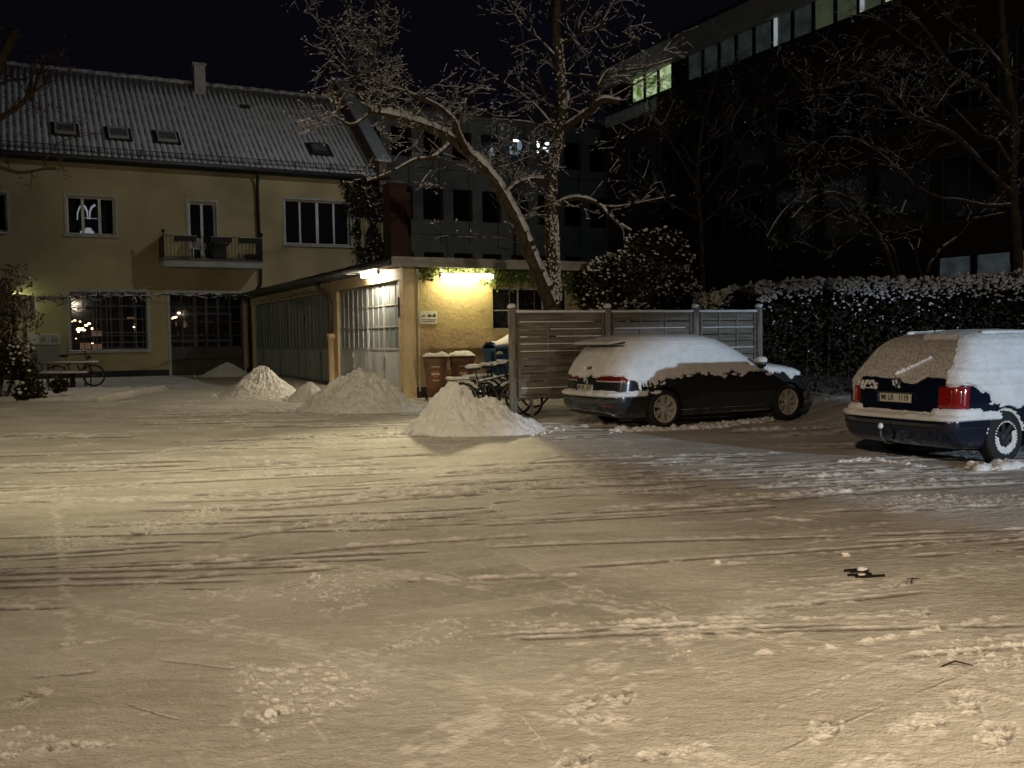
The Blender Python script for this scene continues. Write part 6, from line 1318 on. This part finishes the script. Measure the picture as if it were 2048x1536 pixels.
for pts, r0, r1, dY in [([(1405, 700), (1402, 480), (1395, 380), (1400, 280), (1420, 190), (1440, 130)], .10, .03, 0), ([(1400, 400), (1450, 330), (1500, 250), (1540, 160)], .05, .015, .5), ([(1398, 380), (1350, 300), (1310, 230), (1290, 190)], .05, .015, -.5), ([(1400, 300), (1460, 230), (1480, 150)], .04, .012, .5),
        ([(1402, 450), (1470, 400), (1540, 380), (1600, 330)], .04, .012, -.8), ([(1400, 440), (1330, 400), (1280, 350), (1260, 330)], .035, .010, -.4), ([(1500, 250), (1560, 220), (1620, 200), (1660, 170)], .025, .008, -.5), ([(1470, 400), (1520, 440), (1560, 500)], .02, .006, -.4)]:
    L_(27, pts, r0, r1, dY, 7, .3, r0 > .09, 9, 1.3, 2)
T.puffs(150, .01, .02); T.build('bare_tree', (5.5, 27, gl(5.5, 27)), 'dense twiggy dark tree in front of the ribbon-window office', 'bare trees around the yard')
# smaller tree between office and leaning stem
T = Tree(19)
for pts, r0, r1, dY in [([(1030, 560), (1028, 430), (1020, 360), (1030, 300)], .06, .02, 0), ([(1025, 400), (1060, 330), (1085, 300)], .03, .01, 0), ([(1026, 420), (985, 350), (960, 310)], .03, .01, 0)]:
    L_(34, pts, r0, r1, dY, 6, .2, False, 9, 1.2, 2)
T.build('bare_tree', (.1, 34, gl(.1, 34)), 'small dark bushy tree before the lit office windows', 'bare trees around the yard')
# tree at the upper left, close to the camera side, mostly outside the frame
T = Tree(23)
for pts, r0, r1, dY in [([(-120, 760), (-60, 500), (-40, 320), (-20, 180), (30, 60)], .16, .09, 0), ([(-40, 330), (0, 335), (40, 345), (85, 338), (110, 335)], .045, .02, .4), ([(-30, 250), (10, 230), (50, 200), (62, 160)], .07, .03, .3), ([(60, 200), (78, 150), (100, 110), (135, 96)], .03, .009, .3), ([(-20, 180), (20, 160), (55, 160)], .04, .012, .2),
        ([(85, 338), (100, 300), (110, 290), (150, 275), (205, 266)], .014, .005, .3), ([(60, 190), (92, 165), (95, 150)], .03, .01, 0)]:
    L_(18, pts, r0, r1, dY, 7, 0, r0 > .1, 5, .7, 2)
T.leaves(80, .03); T.build('bare_tree', (-11.2, 18, gl(-11.2, 18)), 'dark bare tree reaching in from the upper left corner', 'bare trees around the yard')
# --- vine-wrapped stump and snowy bush at the left edge
T = Tree(31)
for pts, r0, r1, dY in [([(-20, 830), (0, 700), (8, 620), (6, 556)], .22, .12, 0), ([(-10, 760), (22, 690), (28, 620), (12, 560)], .05, .03, 0), ([(10, 800), (30, 740), (24, 680), (40, 640)], .04, .02, -.2)]:
    L_(23.6, pts, r0, r1, dY, 10, .2, r0 > .2, 9, .45, 2, .95, .1)
for x, y in ((10, 600), (35, 590), (20, 640), (40, 620), (15, 570)):
    for k in range(7): T.twig(Vector(tuple(atY(x, y, 23.5))), Vector((T.r.gauss(0, 1), -.3, T.r.gauss(.2, .8))), .45, .008, 2, .0, .6, .2)
T.leaves(300, .05); T.puffs(15); T.build('gnarled_tree', (-12.9, 23.6, gl(-12.9, 23.6)), 'gnarled reddish stump wrapped in twigs at the left picture edge', None, 'tree')
def leafcloud(mb, pts, size, rr, flat=.5):
    for p in pts:
        a = Vector((rr.gauss(0, 1), rr.gauss(0, 1), rr.gauss(0, flat))).normalized()*size*rr.uniform(.6, 1.3); b_ = a.cross(Vector((rr.gauss(0, 1), rr.gauss(0, 1), rr.gauss(0, 1)))).normalized()*a.length*.6; c = Vector(p)
        mb.quad(c-a, c+b_, c+a, c-b_)
def bush(name, c, rad, nleaf, nsnow, leafm, label, cat, seed, snow_r=.05, top=.1, lsize=.05, group=None, bumps=5):
    rr = random.Random(seed); e = empty(name, (c[0], c[1], gl(c[0], c[1]))); tag(e, label, cat, group); z0 = c[2]-gl(c[0], c[1])
    lobes = [(rr.gauss(0, .45)*rad[0], rr.gauss(0, .45)*rad[1], rr.gauss(.0, .4)*rad[2], rr.uniform(.35, .6)) for _ in range(bumps)]+[(0, 0, 0, .8)]
    def pt(surf):
        lx, ly, lz, ls = rr.choice(lobes); d = Vector((rr.gauss(0, 1), rr.gauss(0, 1), rr.gauss(0, 1))).normalized(); q = (rr.uniform(.9, 1.06) if surf else rr.random()**.35)*ls; return Vector((lx+d.x*rad[0]*q, ly+d.y*rad[1]*q, z0+lz+d.z*rad[2]*q)), d
    mb = MB(); leafcloud(mb, [p for p in (pt(False)[0] for _ in range(nleaf)) if p.z > .02], lsize, rr); mb.build('foliage', M[leafm], e)
    mb = MB(); k = 0
    while k < nsnow:
        p, d = pt(True)
        if p.z < .05: k += .2; continue
        if d.z < top and rr.random() > .16 or d.y > .6: k += .05; continue
        r_ = snow_r*rr.uniform(.4, 1.25); mb.lump(tuple(p), r_, k, sq=(1.15, 1, .75), n=4, m=6, amp=.5); k += 1
    mb.build('snow', M['snow'], e, True)
    mb = MB()
    for i in range(5): a = rr.uniform(-.4, .4); mb.tube([(a*.3, a*.2, 0), (a*rad[0]*.6, rr.uniform(-.3, .3)*rad[1], z0*.9)], [.04, .015], 6)
    mb.build('stem', M['bark'], e); return e
bush('evergreen_shrub', (3.25, 24.1, 2.35), (1.75, 1.2, 1.8), 17000, 1500, 'leafd', 'tall rounded evergreen shrub dusted with snow at the end of the garage wall', 'shrub', 4, .032, .05, .055, None, 9)
bush('evergreen_shrub', (-12.0, 23.3, 1.0), (.55, .5, .85), 2600, 70, 'leafd', 'low leafy bush loaded with snow in front of the gnarled stump', 'shrub', 9, .035, .0, .05)
bush('evergreen_shrub', (-11.55, 22.9, .55), (.42, .4, .38), 1500, 45, 'leafd', 'small snow-bent bush on the bed edge at the lower left of the table', 'shrub', 10, .045, .1, .06)
# wire of frozen vine across the house front
rr = random.Random(6); e = empty('vine_on_wire', (-14.9, 29.5, 3.1)); tag(e, 'snow-dusted bare vine trained on a wire across the front of the house', 'vine')
P = [Vector(tuple(atY(x, y, 29.5+(x-50)/440*7)))-Vector((-14.9, 29.5, 3.1)) for x, y in [(30, 590), (100, 598), (200, 591), (300, 592), (330, 588), (380, 592), (420, 587), (450, 592), (500, 592)]]
mb = MB(); sn_ = MB(); mb.tube(P, .012, 5)
for i in range(len(P)-1):
    dens = 60 if i < 3 else 16
    for k in range(dens):
        p = P[i].lerp(P[i+1], rr.random()); q = p+Vector((rr.gauss(0, .30), rr.gauss(0, .1), rr.gauss(-.04, .13 if i < 3 else .05))); m_ = p.lerp(q, .5)+Vector((0, 0, rr.gauss(0, .05))); mb.tube([p, m_, q], [.012, .008, .004], 3, False)
        if rr.random() < .40: sn_.tube([p+Vector((0, 0, .018)), m_+Vector((0, 0, .018)), q+Vector((0, 0, .012))], [.012, .012, .004], 4)
    for k in range(16):
        p = P[i].lerp(P[i+1], rr.random()); sn_.lump((p.x, p.y, p.z+.02), rr.uniform(.015, .04), k, sq=(2.6, 1, .7), n=4, m=6)
mb.build('stems', M['twig'], e, True); sn_.build('snow', M['snow'], e, True)
# ivy hanging over the garage end wall, and on the corner of the house
def ivy(name, org, box, n, seed, label, leafm, dens, size, snow=0):
    rr = random.Random(seed); e = empty(name, org, TH); tag(e, label, 'ivy'); mb = MB(); sn_ = MB(); pts = []
    while len(pts) < n:
        u = rr.uniform(box[0], box[1]); z = rr.uniform(box[2], box[3])
        if dens(u, z, rr): pts.append(Vector((u, -abs(rr.gauss(.05, .07))-.01, z)))
    leafcloud(mb, pts, size, rr, 1.0); mb.build('foliage', M[leafm], e)
    mb = MB()
    for i in range(40):
        p = rr.choice(pts); mb.tube([(p.x, -.02, box[3]), (p.x+rr.gauss(0, .1), -.03, (p.z+box[3])/2), (p.x+rr.gauss(0, .1), -.03, p.z)], .008, 4)
    mb.build('stem', M['twig'], e)
    if snow:
        for i in range(snow): p = rr.choice(pts); sn_.lump((p.x, p.y-.04, p.z+.02), rr.uniform(.02, .045), i, sq=(1.2, .8, .8), n=4, m=6)
        sn_.build('snow', M['snow'], e, True)
    return e
def dg(u, z, rr):
    low = np.interp(u, [.3, .55, .8, 1.0, 2.0, 2.4, 3.2, 4.3, 5.0, 5.6, 6.4], [3.35, 3.10, 3.22, 3.30, 3.32, 3.0, 3.02, 3.05, 2.6, 2.1, 1.6])+.12*float(vn(u*5, 3))+.08*rr.gauss(0, 1)
    return z > low
ivy('ivy', (G0[0], G0[1], 0), (.35, 7.2, 1.2, 3.60), 7200, 3, 'green ivy spilling from the garage roof around the long lamp', 'leaf', dg, .048, 90)
def dh(u, z, rr):
    edge = np.interp(z, [3.6, 5, 6, 7, 7.8, 8.4], [5.4, 4.75, 4.5, 4.35, 4.0, 4.15])+.35*float(vn(z*2.5, 8))+.15*rr.gauss(0, 1)
    return u > edge and float(vn(u*2.2+4, z*2.2, 4)) > -.32
ivy('ivy', (H0[0], H0[1], 0), (3.9, 6.0, 3.7, 8.5), 6500, 5, 'dark ivy climbing the right corner of the house up to the gutter', 'leafd', dh, .06, 150)
# --- long hedge
HP = [(4.6, 27.5), (5.0, 23.5), (5.35, 20.6), (6.6, 20.2), (9.0, 20.2), (11.5, 20.1), (15.5, 20.0)]
rr = random.Random(2); e = empty('hedge', (5.2, 20.6, gl(5.2, 20.6))); tag(e, 'long clipped hedge with a thick band of snow along its top', 'hedge'); ez = gl(5.2, 20.6)
seg = [math.dist(HP[i], HP[i+1]) for i in range(len(HP)-1)]; tot = sum(seg)
def hp(t):
    s_ = t*tot
    for i, L in enumerate(seg):
        if s_ <= L or i == len(seg)-1:
            f = min(1, s_/L); return HP[i][0]+(HP[i+1][0]-HP[i][0])*f, HP[i][1]+(HP[i+1][1]-HP[i][1])*f, (HP[i+1][0]-HP[i][0])/L, (HP[i+1][1]-HP[i][1])/L
        s_ -= L
def htop(x, y): return (2.62 if x > 5.3 else 2.50)+.16*float(fbm(x*1.1, y*1.1, 3, 5))+.012*max(0, x-9)*3
mb = MB(); pts = []
for i in range(52000):
    x, y, dx, dy = hp(rr.random()); o_ = rr.uniform(-1, 1); o_ = math.copysign(abs(o_)**.45, o_)*.62; zt = htop(x, y); z = zt*(1-(rr.random()**1.3)) if rr.random() < .75 else zt*rr.uniform(.88, 1.0)
    bulge = 1+.22*float(vn(x*1.3+z, z*1.7+y, 6)); pts.append(Vector((x-dy*o_*bulge-5.2, y+dx*o_*bulge-20.6, z+.02)))
leafcloud(mb, pts, .046, rr); mb.build('foliage', M['leafd'], e)
mb = MB()
for i in range(8500):
    x, y, dx, dy = hp(rr.random()); zt = htop(x, y); k = rr.random()
    if k < .62: o_ = rr.uniform(-.65, .65); z = zt+rr.gauss(0, .045)
    elif k < .93: o_ = -.64+rr.gauss(0, .05); z = zt-abs(rr.gauss(0, .17))
    else: o_ = -.66+rr.gauss(0, .05); z = zt-rr.uniform(.1, 1.6)*rr.random()
    if x < 5.35 and k >= .62: o_ = -o_ if rr.random() < .5 else o_
    r_ = rr.uniform(.018, .055)*(1.2 if k < .62 else .85 if k < .93 else .5)
    mb.lump((x-dy*o_-5.2, y+dx*o_-20.6, z), r_*.8, i*.37, sq=(1.25, 1.1, .8), n=4, m=6, amp=.6)
for i in range(520):    # upright snowed shoots
    x, y, dx, dy = hp(rr.random()); o_ = rr.uniform(-.5, .5); z = htop(x, y); mb.lump((x-dy*o_-5.2, y+dx*o_-20.6, z+rr.uniform(.02, .14)), rr.uniform(.02, .04), i, sq=(1, 1, 1.4), n=4, m=6)
mb.build('snow', M['snow'], e, True)
mb = MB()
for i in range(40): x, y, dx, dy = hp(i/39); mb.tube([(x-5.2, y-20.6, 0), (x-5.2+.05, y-20.6, 1.6)], .012, 5)
mb.build('stem', M['bark'], e)
